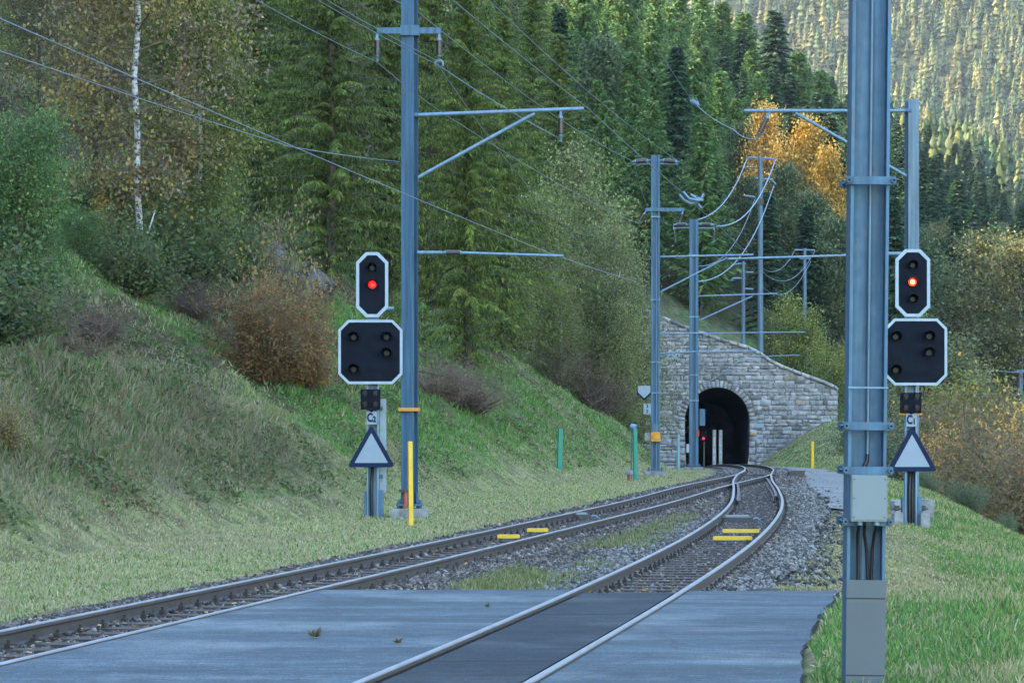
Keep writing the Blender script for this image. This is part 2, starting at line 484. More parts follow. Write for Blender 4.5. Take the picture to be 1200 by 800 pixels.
def build_ground():
    ys = np.concatenate([np.arange(-60, 14, 3.0), np.arange(14, 60, 0.22), np.arange(60, 120, 0.4), np.arange(120, 194.6, 0.8),
                         [194.9, 195.3, 195.85, 195.95, 196.6], np.arange(197.4, 260, 1.6), np.geomspace(262, 4200, 210)])
    xs = np.concatenate([-np.geomspace(16, 1300, 60)[::-1], np.arange(-15.8, 24, 0.2), np.geomspace(24.2, 1900, 110)])
    YY, XX = np.meshgrid(ys, xs, indexing='ij')
    Z = terrain(XX, YY)
    nx = len(xs); ny = len(ys)
    V = np.stack([XX, YY, Z], -1).reshape(-1, 3)
    idx = np.arange(ny * nx).reshape(ny, nx)
    q = np.stack([idx[:-1, :-1], idx[:-1, 1:], idx[1:, 1:], idx[1:, :-1]], -1)
    cx = (XX[:-1, :-1] + XX[1:, 1:]) / 2; cy = (YY[:-1, :-1] + YY[1:, 1:]) / 2
    keep = ~((cy > 194.6) & (cy < 197.4) & (np.abs(cx - 13.37) < 2.9))
    F = q[keep]
    # colours
    X = V[:, 0]; Y = V[:, 1]; z = V[:, 2]
    d = np.where(Y < 195.9, toe(np.minimum(Y, 194.5)), toe2(np.clip(Y, 195, 1300))) - X
    col = ground_colour(X, Y)
    me = npmesh('ground', V, F, M['ground'], col, smooth=True)
    o = link('ground', me)
    tag(o, kind='structure')
    return o

def mix(a, b, t):
    t = np.asarray(t)[..., None]
    return np.asarray(a) * (1 - t) + np.asarray(b) * t

def trackdist(X, Y):
    Yc = np.clip(Y, -60, 230)
    a = np.abs(X - c2(Yc)); b = np.where(Yc < 110, np.abs(X - c1(Yc)), 99)
    return a, b

def ground_colour(X, Y):
    d = np.where(Y < 195.9, toe(np.minimum(Y, 194.5)), toe2(np.clip(Y, 195, 1300))) - X
    n1 = fbm(X * 0.5, Y * 0.25, 4); n2 = fbm(X * 1.9 + 7, Y * 0.9, 3); n3 = fbm(X * 0.16 + 3, Y * 0.09, 3)
    green = np.array([0.060, 0.13, 0.030]); straw = np.array([0.18, 0.16, 0.09]); rough = np.array([0.11, 0.13, 0.06])
    earth = np.array([0.075, 0.052, 0.036]); gravel = np.array([0.075, 0.074, 0.073]); brown = np.array([0.030, 0.023, 0.020])
    c = mix(rough, green, sm(0.42, 0.58, n1))
    c = mix(c, straw, 0.75 * sm(0.5, 0.66, n2))
    flat = sm(3.5, 0.3, d)            # mown strip beside the track
    c = mix(c, mix(np.array([0.25, 0.24, 0.11]), straw, sm(0.45, 0.6, n2)), flat * 0.8)
    c = mix(c, earth, 0.85 * sm(0.54, 0.62, n3) * sm(2, 5, d) * (Y < 200))
    # knoll of dry grass
    c = mix(c, mix(rough * 0.9, np.array([0.105, 0.095, 0.07]), sm(0.4, 0.6, n2)), sm(0.3, 1.5, d) * sm(70, 58, Y) * sm(6, 4, d) * 0.8)
    # woodland floor further off
    c = mix(c, mix(np.array([0.05, 0.06, 0.025]), earth * 0.8, n1), sm(14, 24, d) + (Y > 260) * 1.0 * (1 - sm(14, 24, d)))
    # gravel of the track bed
    a, b = trackdist(X, Y)
    edge = 0.5 * (n2 - 0.5)
    g2 = sm(1.9, 1.5, a + edge); g1 = sm(1.65, 1.35, b + edge)
    betw = ((X > c1(np.clip(Y, -60, 110))) & (X < c2(np.clip(Y, -60, 110))) & (Y < 112)) * 1.0
    g = np.maximum(np.maximum(g1, g2), betw * (0.55 + 0.45 * sm(0.5, 0.42, n1)))
    right = (X > c2(np.clip(Y, -60, 230))) & (Y < 200)
    sh = sm(2.2, 1.4, a + 1.2 * (n1 - 0.5)) * right * 0.75
    g = np.maximum(g, sh)
    gc = mix(gravel * 0.8, gravel * 1.15, n2)
    gc = mix(gc, brown, np.maximum(sm(1.3, 0.8, b), 0.75 * sm(1.0, 0.6, a)))
    c = mix(c, gc, g * (Y < 215))
    dry = sm(1.1, 1.7, a) * sm(3.6, 2.8, a) * right * (Y > 30) * sm(.38, .55, n1) * .8
    c = mix(c, np.array([0.17, 0.14, 0.085]), dry)
    # far slopes: pale rock and scree between trees
    fa = sm(900, 1500, Y)
    c = mix(c, mix(np.array([0.035, 0.045, 0.022]), np.array([0.07, 0.07, 0.045]), sm(0.56, 0.66, fbm(X * 0.02, Y * 0.012, 4))), fa)
    return c

build_ground()

# ------------------------------------------------------------------ tracks
def path_frames(cf, y0, y1, step):
    ys = np.arange(y0, y1 + 1e-6, step)
    x = cf(ys); z = zr(ys)
    dx = (cf(ys + 0.1) - cf(ys - 0.1)) / 0.2
    L = np.sqrt(1 + dx * dx)
    return ys, x, z, 1 / L, -dx / L          # side vector (nx, ny) pointing right

def make_rail(cf, off, y0, y1, parent, name='rail', dz=0.0, lip=False):
    ys, x, z, nx, ny = path_frames(cf, y0, y1, 1.0)
    offs = off if not callable(off) else off(ys)
    px = x + nx * offs; py = ys + ny * offs
    # profile: (lateral, height) from the head down to the foot, clockwise
    prof = [(-0.031, -0.008), (-0.024, 0.0), (0.024, 0.0), (0.031, -0.008), (0.031, -0.034), (0.008, -0.046), (0.008, -0.112), (0.055, -0.128), (0.055, -0.138), (-0.055, -0.138), (-0.055, -0.128), (-0.008, -0.112), (-0.008, -0.046), (-0.031, -0.034)]
    n = len(prof); V = []
    for i in range(len(ys)):
        for a, h in prof: V.append((px[i] + nx[i] * a, py[i] + ny[i] * a, z[i] + h + dz))
    F = []; mi = []
    for i in range(len(ys) - 1):
        for k in range(n):
            a = i * n + k; b = i * n + (k + 1) % n
            F.append((a, a + n, b + n, b)); mi.append(1 if k in (0, 1, 2) else 0)
    F.append(tuple(range(n))); mi.append(0)
    me = bpy.data.meshes.new(name); me.from_pydata(V, [], F)
    me.materials.append(M['rail_side']); me.materials.append(M['rail_head' if name == 'rail' else 'rail_side'])
    me.polygons.foreach_set("material_index", mi)
    me.polygons.foreach_set("use_smooth", [m_ == 1 and False for m_ in mi]); me.update()
    return link(name, me, parent)

G2 = 0.532
def sleeper_mesh(width=1.9):
    mb = MB()
    mb.box(-width / 2, width / 2, -0.12, 0.12, -0.26, -0.140)
    for s in (-1, 1):
        mb.box(s * G2 - 0.11, s * G2 + 0.11, -0.08, 0.08, -0.1398, -0.136)
        for t in (-1, 1):
            mb.box(s * G2 + t * 0.088 - 0.024, s * G2 + t * 0.088 + 0.024, -0.035, 0.035, -0.139, -0.098)
            mb.tube([(s * G2 + t * 0.088, 0, -0.10), (s * G2 + t * 0.088, 0, -0.068)], 0.014, 6)
    me = bpy.data.meshes.new('sleeper'); me.from_pydata(mb.v, [], mb.f); me.update(); me.materials.append(M['sleeper'])
    return me
SLM = sleeper_mesh(1.9)
SLL = sleeper_mesh(2.5)

def lay_sleepers(cf, y0, y1, parent, me, maxn=100):
    ys = []; y = y0
    while y < y1: ys.append(y); y += 0.62
    vb = np.array([v.co[:] for v in me.vertices]); pv = []; pf = []
    for i, y in enumerate(ys):
        y += random.uniform(-0.02, 0.02)
        x = float(cf(y)); dx = float((cf(y + .1) - cf(y - .1)) / .2); a = -math.atan(dx)
        if i < maxn:
            o = link('sleeper', me, parent); o.location = (x, y, float(zr(y))); o.rotation_euler = (0, 0, a)
        else:
            c, s = math.cos(a), math.sin(a)
            b = len(pv) * len(vb)
            R = np.array([[c, -s, 0], [s, c, 0], [0, 0, 1]])
            pv.append(vb @ R.T + np.array([x, y, float(zr(y))]))
            pf += [tuple(b + k for k in p.vertices) for p in me.polygons]
    if pv:
        m2 = bpy.data.meshes.new('sleepers'); m2.from_pydata(np.concatenate(pv).tolist(), [], pf); m2.update(); m2.materials.append(M['sleeper'])
        o = link('sleeper_rows', m2, parent); o['kind'] = 'stuff'

tk1 = empty('railway_track', (0, 0, 0), 'left metre-gauge track crossing the lower left corner beside the grass strip', 'railway track')
tk2 = empty('railway_track', (0, 0, 0), 'right metre-gauge track set in the asphalt that winds up to the tunnel mouth', 'railway track')
make_rail(c1, -G2, -30, 112, tk1); make_rail(c1, G2, -30, 98, tk1, dz=-0.003)
make_rail(c2, G2, -30, 226, tk2); make_rail(c2, -G2, -30, 226, tk2, dz=-0.0015)
# check rails through the crossing of the turnout
make_rail(c2, lambda y: G2 - 0.11 - 0.05 * (sm(67, 66, y) + sm(85, 86, y)), 66, 86, tk2, 'check_rail', 0.006)
make_rail(c2, lambda y: -G2 + 0.11 + 0.05 * (sm(64, 63, y) + sm(79, 80, y)), 63, 80, tk2, 'check_rail', -0.004)
lay_sleepers(c1, 16, 90, tk1, SLM)
lay_sleepers(c2, 30.2, 88, tk2, SLM)
lay_sleepers(c2, 88, 194, tk2, SLL, 20)
# rods and point motor of the turnout
mb = MB(); mb.box(-0.25, 0.25, -0.35, 0.35, 0, 0.22, 0.04)
pm = mb.build('motor_box', M['rail_side'], tk2, (float(c2(101)) + 1.35, 101, float(zr(101)) - 0.16))
mb = MB(); mb.tube([(0, 0, 0), (1.6, 0, 0.02)], 0.025, 6); mb.build('point_rod', M['rail_side'], tk2, (float(c2(101)) - 0.5, 101, float(zr(101)) - 0.1))

def track_bar(cf, px, py, label, hw=.29):
    """yellow bar between the rails"""
    h = 1.6
    Y = FPX * 1.64 / (py - HOR)
    x = XP(px, Y)
    t = empty('track_marker_bar', (x, Y, float(zr(Y)) - 0.13), label, 'track marker', 'yellow bars lying between the rails')
    mb = MB(); mb.box(-hw, hw, -0.05, 0.05, 0.05, 0.105, 0.012)
    mb.build('bar', M['yellow'], t)
    for s in (-1, 1):
        mb = MB(); mb.box(s * (hw - .05) - 0.03, s * (hw - .05) + 0.03, -0.04, 0.04, -0.01, 0.05); mb.build('foot', M['rail_side'], t)
    return t
track_bar(c2, 858.5, 628.5, 'yellow bar between the rails of the winding track, nearer of its pair')
track_bar(c2, 868, 620.5, 'yellow bar between the rails of the winding track, farther of its pair')
track_bar(c1, 596, 626.5, 'yellow bar inside the left track, nearer one showing over the rail', .17)
track_bar(c1, 630, 619.5, 'yellow bar inside the left track, farther one showing over the rail', .17)

def rail_magnet(px, py, label, w=0.55):
    Y = FPX * 1.68 / (py - HOR); x = XP(px, Y)
    t = empty('track_magnet', (x, Y, float(zr(Y)) - 0.14), label, 'track magnet', 'dark signal magnets between the rails')
    mb = MB(); mb.box(-w / 2, w / 2, -0.13, 0.13, 0.0, 0.09, 0.02); mb.build('housing', M['seam'], t)
    mb = MB(); mb.box(-w / 2 + .06, w / 2 - .06, -0.1, 0.1, 0.0902, 0.125, 0.012); mb.build('cover', M['box'], t)
    mb = MB(); mb.tube([(w / 2 - .02, 0, .05), (w / 2 + .09, 0, .07), (w / 2 + .14, 0, .01), (w / 2 + .2, 0.1, -.02)], 0.018, 6); mb.build('cable', M['galv_light'], t)
rail_magnet(864, 608, 'dark signal magnet with pale lid between the rails of the winding track')
rail_magnet(675, 605, 'dark signal magnet with pale cable hoop inside the left track')

# ------------------------------------------------------------------ asphalt of the crossing
def strip(name, xl, xr, y0, y1, mat, dz, label=None, n=10, jag_r=0.0, jag_e=0.0):
    ys = np.concatenate([np.arange(y0, y1, 0.25), [y1]])
    V = []; nx = n
    for y in ys:
        a = float(xl(y)); b = float(xr(y))
        if jag_r: b += jag_r * (fbm(np.array([y * 1.7]), np.array([3.0]), 4)[0] - 0.5) * 2
        for k in range(nx + 1):
            x = a + (b - a) * k / nx
            ye = y
            if y > y1 - 0.01 and jag_e: ye = y + jag_e * (fbm(np.array([x * 2.1]), np.array([9.0]), 3)[0] - 0.5) * 2
            zz = float(zr(y)) + dz
            V.append((x, ye, zz))
    idx = np.arange(len(V)).reshape(len(ys), nx + 1)
    q = np.stack([idx[:-1, :-1], idx[:-1, 1:], idx[1:, 1:], idx[1:, :-1]], -1).reshape(-1, 4)
    # skirt all round so that the slab has a thickness
    b = len(V); V2 = [(v[0], v[1], v[2] - 0.2) for v in V]
    ringi = list(idx[0, :]) + list(idx[1:, -1]) + list(idx[-1, -2::-1]) + list(idx[-2:0:-1, 0])
    sk = [(ringi[i], ringi[i - 1], ringi[i - 1] + b, ringi[i] + b) for i in range(len(ringi))]
    me = bpy.data.meshes.new(name); me.from_pydata(V + V2, [], q.tolist() + sk); me.update(); me.materials.append(mat)
    o = link(name, me); tag(o, kind='structure')
    return o
YC = 29.9
strip('level_crossing_road', lambda y: c1(y) + G2 + 0.04, lambda y: c2(y) - G2 - 0.04, -12, YC, M['asphalt'], -0.022, jag_e=0.05)
strip('level_crossing_road', lambda y: c2(y) + G2 + 0.04, lambda y: np.interp(y, [-12, 18.6, 22, 26, 30], [1.2, 1.83, 2.15, 2.68, 3.30]), -12, YC - 0.15, M['asphalt'], -0.024, jag_r=0.06, jag_e=0.05)
strip('track_infill_road', lambda y: c2(y) - G2 + 0.085, lambda y: c2(y) + G2 - 0.085, -12, YC - 0.5, M['asphalt_dark'], -0.028, jag_e=0.04)

# path of grey gravel beyond, right of the winding track
def path_l(y): return c2(y) + np.interp(y, [50, 60, 80, 110, 150, 170], [2.3, 1.7, 1.5, 1.5, 1.7, 1.8])
def path_r(y): return c2(y) + np.interp(y, [50, 60, 80, 110, 140, 170], [1.9, 2.3, 3.1, 3.1, 3.0, 2.5])
def drape(name, fl, fr, y0, y1, mat, dz):
    ys = np.arange(y0, y1, 0.5); V = []; nx = 10
    for y in ys:
        a = float(fl(y)) + 0.5 * (vnoise(np.array([y * .6]), np.array([1.]))[0] - .5); b = float(fr(y)) + 0.5 * (vnoise(np.array([y * .6]), np.array([4.]))[0] - .5)
        for k in range(nx + 1):
            x = a + (b - a) * k / nx; V.append((x, y, float(terrain(x, y)) + dz))
    idx = np.arange(len(V)).reshape(len(ys), nx + 1)
    q = np.stack([idx[:-1, :-1], idx[:-1, 1:], idx[1:, 1:], idx[1:, :-1]], -1).reshape(-1, 4)
    o = link(name, npmesh(name, V, q, mat)); tag(o, kind='structure'); return o
drape('gravel_path', path_l, path_r, 58, 165, M['path'], 0.045)

# ------------------------------------------------------------------ ballast stones (stuff)
def stones(n_target, y0, y1, where, size, name, colf):
    N = n_target
    u = RNG.random(N)
    Y = y0 * (y1 / y0) ** (u ** 0.8)
    X = np.empty(N)
    half = 0.19 * Y + 0.4
    X = (RNG.random(N) * 2 - 1) * half
    k = where(X, Y, RNG.random(N))
    X = X[k]; Y = Y[k]; n = len(X)
    z = terrain(X, Y)
    a, b = trackdist(X, Y)
    bed = np.maximum(sm(1.75, 1.25, a), sm(1.75, 1.25, b))
    base = z * (1 - bed) + (zr(Y) - 0.166 - 0.038 * np.maximum(sm(.5, .4, a), sm(.5, .4, b))) * bed
    S = size(Y) * (0.55 + 0.9 * RNG.random(n))
    octv = np.array([[1, 0, 0], [-1, 0, 0], [0, 1, 0], [0, -1, 0], [0, 0, 1], [0, 0, -1]], float)
    octf = np.array([[0, 2, 4], [2, 1, 4], [1, 3, 4], [3, 0, 4], [2, 0, 5], [1, 2, 5], [3, 1, 5], [0, 3, 5]])
    # cube-like stones cut with jitter
    V = octv[None] * (0.6 + 0.8 * RNG.random((n, 6, 1))) * S[:, None, None] * 0.5
    V[:, :, 2] *= 0.75
    V += (RNG.random((n, 6, 3)) - 0.5) * S[:, None, None] * 0.35
    an = RNG.random(n) * 6.28; c, s = np.cos(an), np.sin(an)
    tl = (RNG.random(n) - .5) * 1.2; ct, st = np.cos(tl), np.sin(tl)
    y_ = V[:, :, 1] * ct[:, None] - V[:, :, 2] * st[:, None]; z_ = V[:, :, 1] * st[:, None] + V[:, :, 2] * ct[:, None]
    x_ = V[:, :, 0]
    V = np.stack([x_ * c[:, None] - y_ * s[:, None], x_ * s[:, None] + y_ * c[:, None], z_], -1)
    V += np.stack([X, Y, base + S * 0.12 + RNG.random(n) * 0.03], -1)[:, None]
    F = (octf[None] + 6 * np.arange(n)[:, None, None]).reshape(-1, 3)
    col = np.repeat(colf(X, Y, n), 6, axis=0)
    o = link(name, npmesh(name, V.reshape(-1, 3), F, M['ballaststone'], col)); tag(o, kind='stuff')
    return o

def off_asphalt(X, Y):
    inl = (X > c1(Y) + G2) & (X < np.interp(Y, [-12, 18.6, 22, 26, 30], [1.2, 1.83, 2.15, 2.68, 3.30]) + 0.1) & (Y < YC + 0.05)
    return ~inl
def w_bed(X, Y, r):
    a, b = trackdist(X, Y)
    n2 = fbm(X * 1.9 + 7, Y * 0.9, 3)
    bt = (X > c1(np.clip(Y, 0, 110))) & (X < c2(np.clip(Y, 0, 110))) & (Y < 112) & (r < 0.28 + 0.6 * sm(.5, .42, fbm(X * .8, Y * .35, 3)) + 0.2 * sm(34, 46, Y))
    rs = (X > c2(Y)) & (Y > 30) & (a < 2.0 + 1.8 * (n2 - .5)) & (r < 0.05)
    rails = (np.abs(a - G2) < 0.05) | (np.abs(b - G2) < 0.05)
    ok = (a < 1.22 + .6 * (n2 - .5) + .25 * sm(45, 70, Y)) | (b < 1.5 + .6 * (n2 - .5)) | bt | rs
    return ok & off_asphalt(X, Y) & ~rails
def c_bed(X, Y, n):
    a, b = trackdist(X, Y)
    g = 0.03 + 0.19 * RNG.random(n) ** 1.8
    base = np.stack([g, g * 0.99, g * 0.90], -1)
    br = np.stack([g * 0.62, g * 0.44, g * 0.32], -1)
    t = np.maximum(0.95 * sm(2.1, 1.6, b), 0.75 * sm(1.1, 0.6, a))
    c = mix(base, br, t * (0.4 + 0.6 * RNG.random(n)))
    wm = RNG.random(n) < 0.06
    c[wm] = np.array([0.24, 0.21, 0.18]) * (0.7 + 0.5 * RNG.random((wm.sum(), 1)))
    return c
stones(780000, 17.5, 125, w_bed, lambda Y: 0.046 + 0.0004 * Y, 'ballast', c_bed)

# ------------------------------------------------------------------ tunnel portal
YP = YPORT; KP = FPX / YP
def ppx(px): return (px - 600) / KP
def ppz(py): return CAMZ + (HOR - py) / KP
TOP = [(ppx(755), ppz(361)), (ppx(775.8), ppz(370)), (ppx(806), ppz(382.6)), (ppx(844.5), ppz(396)), (ppx(883), ppz(407)), (ppx(910), ppz(425.5)), (ppx(976.6), ppz(450)), (ppx(980.5), ppz(455))]
TX = [p[0] for p in TOP]; TZ = [p[1] for p in TOP]
XL, XR = ppx(756), ppx(981.5)
AC = ppx(840.5); AR = 38.0 / KP; AS = ppz(493); FLZ = float(zr(YP)) - 0.25
def topz(x): return float(np.interp(x, TX, TZ))
def arch_half(z):
    """half width of the opening at height z (slightly horseshoe)"""
    if z <= AS: return AR * (1 - 0.05 * ((AS - z) / (AS - FLZ)) ** 2)
    t = (z - AS) / (AR * 1.03)
    return AR * math.sqrt(max(0, 1 - t * t))
def in_open(x, z, grow=0.0):
    if z <= AS: return abs(x - AC) < arch_half(z) + grow
    return ((x - AC) ** 2 + ((z - AS) / 1.03) ** 2) < (AR + grow) ** 2

portal = empty('tunnel_portal', (AC, YP, FLZ), 'grey rubble stone tunnel portal with sloping top and round arched mouth', 'tunnel portal')
def loc0(p): return (p[0] - AC, p[1] - YP, p[2] - FLZ)
class Stones:
    def __init__(self): self.V = []; self.F = []; self.C = []
    def block(self, c4, y0, out, col, bev=0.05):
        """c4: four corners (x,z) counter-clockwise seen from the front; out: how proud"""
        cx = sum(p[0] for p in c4) / 4; cz = sum(p[1] for p in c4) / 4
        b = len(self.V)
        for x, z in c4: self.V.append(loc0((x, y0 + 0.12, z)))
        for x, z in c4: self.V.append(loc0((x, y0 - out * 0.55, z)))
        for x, z in c4:
            dx, dz = cx - x, cz - z; L = math.hypot(dx, dz) + 1e-6; k = min(bev, L * .4) / L
            self.V.append(loc0((x + dx * k, y0 - out * random.uniform(0.8, 1.25), z + dz * k)))
        self.V.append(loc0((cx + random.uniform(-.04, .04), y0 - out * random.uniform(1.0, 1.7), cz + random.uniform(-.03, .03))))
        for i in range(4):
            j = (i + 1) % 4
            self.F += [(b + i, b + j, b + 4 + j, b + 4 + i), (b + 4 + i, b + 4 + j, b + 8 + j, b + 8 + i)]
            self.F.append((b + 8 + i, b + 8 + j, b + 12))
        self.C += [col] * 13
    def build(self, name, mat, parent):
        f4 = [f for f in self.F if len(f) == 4]; f3 = [f for f in self.F if len(f) == 3]
        return link(name, npmesh(name, np.array(self.V), [np.array(f4), np.array(f3)], mat, np.array(self.C)), parent)
def stonecol():
    g = random.uniform(0.20, 0.31); w = random.uniform(0.92, 1.02)
    if random.random() < 0.03: return (g * 0.9, g * 0.78, g * 0.64)
    if random.random() < 0.10: g *= 0.6
    return (g, g * 0.99, g * w)
S = Stones(); z = FLZ - 0.6
while z < 11:
    h = random.uniform(0.19, 0.36); x = XL - random.uniform(0, .4)
    while x < XR:
        w = random.uniform(0.28, 0.75) * (1.1 if random.random() < .8 else 0.6)
        x1 = min(x + w, XR)
        if x1 - x < 0.15: break
        if XR - x1 < 0.2: x1 = XR
        cx, cz = (x + x1) / 2, z + h / 2
        tz = topz(cx) - 0.18
        split = h > 0.38 and random.random() < 0.3
        for (za, zb) in (((z, z + h * .5), (z + h * .5, z + h)) if split else ((z, z + h),)):
            c4 = [(x + .010, za + .009), (x1 - .010, za + .009), (x1 - .010, zb - .009), (x + .010, zb - .009)]
            c4 = [(p[0] + random.uniform(-.055, .055), p[1] + random.uniform(-.05, .05)) for p in c4]
            c4 = [(p[0], min(p[1], topz(p[0]) - 0.16)) for p in c4]
            if c4[3][1] - c4[0][1] < 0.06 and c4[2][1] - c4[1][1] < 0.06: continue
            if (za + zb) / 2 > tz: continue
            if any(in_open(p[0], p[1], 0.40) for p in c4 + [(cx, (za + zb) / 2)]):
                # trim sideways to the ring of voussoirs
                m_ = [(p, in_open(p[0], p[1], 0.40)) for p in c4]
                if all(q for _, q in m_): continue
                if in_open(cx, cz, 0.40) and sum(q for _, q in m_) > 2: continue
                lim = lambda zz: AR + 0.42 if zz < AS else math.sqrt(max(0, (AR + 0.42) ** 2 - ((zz - AS) / 1.03) ** 2))
                side = 1 if cx > AC else -1
                c4 = [((AC + side * max(lim(p[1]), side * (p[0] - AC))), p[1]) if in_open(p[0], p[1], 0.40) else p for p in c4]
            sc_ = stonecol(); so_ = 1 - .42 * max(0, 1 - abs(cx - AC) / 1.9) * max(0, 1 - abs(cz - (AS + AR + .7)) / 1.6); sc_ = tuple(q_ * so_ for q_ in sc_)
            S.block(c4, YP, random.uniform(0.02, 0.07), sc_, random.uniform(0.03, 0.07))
        x = x1
    z += h
S.build('wall', M['stone'], portal)
# ring of voussoirs, jambs included
S = Stones()
nv = 27
for i in range(nv):
    a0 = math.pi * i / nv; a1 = math.pi * (i + 1) / nv; ra = AR + 0.0; rb = AR + 0.40 + random.uniform(-.04, .10)
    g = .012
    P = lambda a, r: (AC + math.cos(a) * r, AS + math.sin(a) * r * 1.03)
    S.block([P(a0 + g, ra), P(a0 + g, rb), P(a1 - g, rb), P(a1 - g, ra)], YP, random.uniform(0.05, 0.09), stonecol(), 0.03)
zz = FLZ - 0.3
while zz < AS - 0.1:
    h = min(random.uniform(0.3, 0.5), AS - zz)
    for s in (-1, 1):
        wv = 0.40 + random.uniform(-.02, .14); r0 = arch_half(zz); r1 = arch_half(zz + h)
        c4 = [(AC + s * r0, zz + .012), (AC + s * (r0 + wv), zz + .012), (AC + s * (r1 + wv), zz + h - .012), (AC + s * r1, zz + h - .012)]
        if s < 0: c4 = [c4[1], c4[0], c4[3], c4[2]]
        S.block(c4, YP, random.uniform(0.05, 0.08), stonecol(), 0.03)
    zz += h
S.build('arch', M['stone'], portal)
# coping along the sloping top
S = Stones(); x = XL
while x < XR - .1:
    x1 = min(x + random.uniform(0.5, 0.9), XR + 0.05)
    za, zb = topz(x), topz(x1)
    S.block([(x + .012, za - .20), (x1 - .012, zb - .20), (x1 - .012, zb + .02), (x + .012, za + .02)], YP, random.uniform(0.12, 0.16), tuple(c * 1.15 for c in stonecol()), 0.03)
    x = x1
S.build('coping', M['stone'], portal)
# backing masonry (mortar seen in the joints) with real thickness
V = []; F = []
xs_ = np.unique(np.concatenate([np.linspace(XL, XR, 80), AC + AR * np.cos(np.linspace(0, math.pi, 60))]))
prev = None
def bottom_at(x):
    u = abs(x - AC)
    if u >= AR - 1e-4: return FLZ - 3.0
    return AS + 1.03 * math.sqrt(max(0, AR * AR - u * u))
for i in range(len(xs_) - 1):
    xa, xb = xs_[i], xs_[i + 1]; xm = (xa + xb) / 2
    if abs(xm - AC) < AR: ba, bb = AS + 1.03 * math.sqrt(max(0, AR ** 2 - min(AR, abs(xa - AC)) ** 2)), AS + 1.03 * math.sqrt(max(0, AR ** 2 - min(AR, abs(xb - AC)) ** 2))
    else: ba = bb = FLZ - 3
    ta, tb = topz(xa) - .02, topz(xb) - .02
    b = len(V)
    for y in (YP + .03, YP + 0.95):
        V += [loc0((xa, y, ba)), loc0((xb, y, bb)), loc0((xb, y, tb)), loc0((xa, y, ta))]
    F += [(b, b + 1, b + 2, b + 3), (b + 4, b + 7, b + 6, b + 5), (b + 3, b + 2, b + 6, b + 7), (b, b + 4, b + 5, b + 1)]
b = len(V)
for y in (YP + .03, YP + .95): V += [loc0((XR, y, FLZ - 3)), loc0((XR, y, topz(XR)))]
F.append((b, b + 2, b + 3, b + 1))
me = bpy.data.meshes.new('backing'); me.from_pydata(V, [], F); me.update(); me.materials.append(M['mortar']); link('backing', me, portal)
# return wall at the right end
S = Stones(); zz = -2.5
# lining of the tube
V = []; F = []; n = 26; prof = []
for i in range(5): prof.append((arch_half(FLZ + (AS - FLZ) * i / 5), FLZ + (AS - FLZ) * i / 5))
for i in range(n + 1):
    a = math.pi * i / n; prof.append((AR * math.cos(a), AS + AR * 1.03 * math.sin(a)))
for i in range(4, -1, -1): prof.append((-arch_half(FLZ + (AS - FLZ) * i / 5), FLZ + (AS - FLZ) * i / 5))
ysl = np.arange(0.0, 35, 3.0); nP = len(prof)
for k, yy in enumerate(ysl):
    yw = YP + yy; cx = AC + (float(c2(yw)) - float(c2(YP))); dz = float(zr(yw)) - float(zr(YP))
    for p in prof: V.append(loc0((cx + p[0] * 0.995, yw + (0.02 if k == 0 else 0), p[1] + dz)))
for k in range(len(ysl) - 1):
    for i in range(nP - 1):
        a = k * nP + i; F.append((a, a + 1, a + 1 + nP, a + nP))
    a = k * nP; F.append((a + nP - 1, a, a + nP, a + 2 * nP - 1))   # floor
F.append(tuple(range((len(ysl) - 1) * nP, len(ysl) * nP)))
me = bpy.data.meshes.new('lining'); me.from_pydata(V, [], F); me.update(); me.materials.append(M['lining']); link('lining', me, portal)
# small plates on the wall
def plate(px, py, w, h, mat, name='plate'):
    mb = MB(); p = loc0((ppx(px), YP - .16, ppz(py)))
    mb.box(p[0] - w / 2, p[0] + w / 2, p[1], p[1] + .03, p[2] - h / 2, p[2] + h / 2); mb.build(name, mat, portal)
plate(890, 498.5, 0.56, 0.28, M['signwhite'])
plate(882, 508, 0.22, 0.12, M['orange'], 'distance_tag')
mb = MB(); q = [loc0((ppx(x), YP - .17, ppz(y))) for x, y in ((779, 421), (783, 415.5), (792, 416), (794, 421.5))]
mb.prism([(p[0], p[2]) for p in q], q[0][1], q[0][1] + .05); mb.build('plate', M['signwhite'], portal)

# ------------------------------------------------------------------ haze
def make_haze():
    m = bpy.data.materials.new('haze_air'); m.use_nodes = True; nt = m.node_tree
    nt.nodes.remove(nt.nodes["Principled BSDF"])
    v = node(nt, "ShaderNodeVolumePrincipled"); v.inputs["Color"].default_value = (0.80, 0.88, 1.0, 1)
    v.inputs["Density"].default_value = HAZE
    v.inputs["Anisotropy"].default_value = 0.2
    nt.links.new(v.outputs[0], nt.nodes["Material Output"].inputs["Volume"])
    mb = MB(); mb.box(-1400, 2100, -80, 4400, -30, 1200)
    o = mb.build('haze', m); tag(o, kind='stuff')
HAZE = 0.000045
if HAZE: make_haze()

# ------------------------------------------------------------------ foliage builders
def diamonds(C, A, L, Wd, col, N=None):
    """flat leaf shapes: centre C, axis A (unit), length L, width Wd"""
    n = len(C)
    if N is None:
        N = RNG.normal(size=(n, 3)); N[:, 2] += 0.6
    Sd = np.cross(A, N); Sd /= (np.linalg.norm(Sd, axis=1, keepdims=True) + 1e-9)
    a = A * (L * 0.5)[:, None]; s = Sd * (Wd * 0.5)[:, None]
    V = np.stack([C - a, C + s + a * 0.15, C + a, C - s + a * 0.15], 1).reshape(-1, 3)
    F = np.arange(4 * n).reshape(n, 4)
    return V, F, np.repeat(col, 4, axis=0)

def unit(v): return v / (np.linalg.norm(v, axis=-1, keepdims=True) + 1e-9)

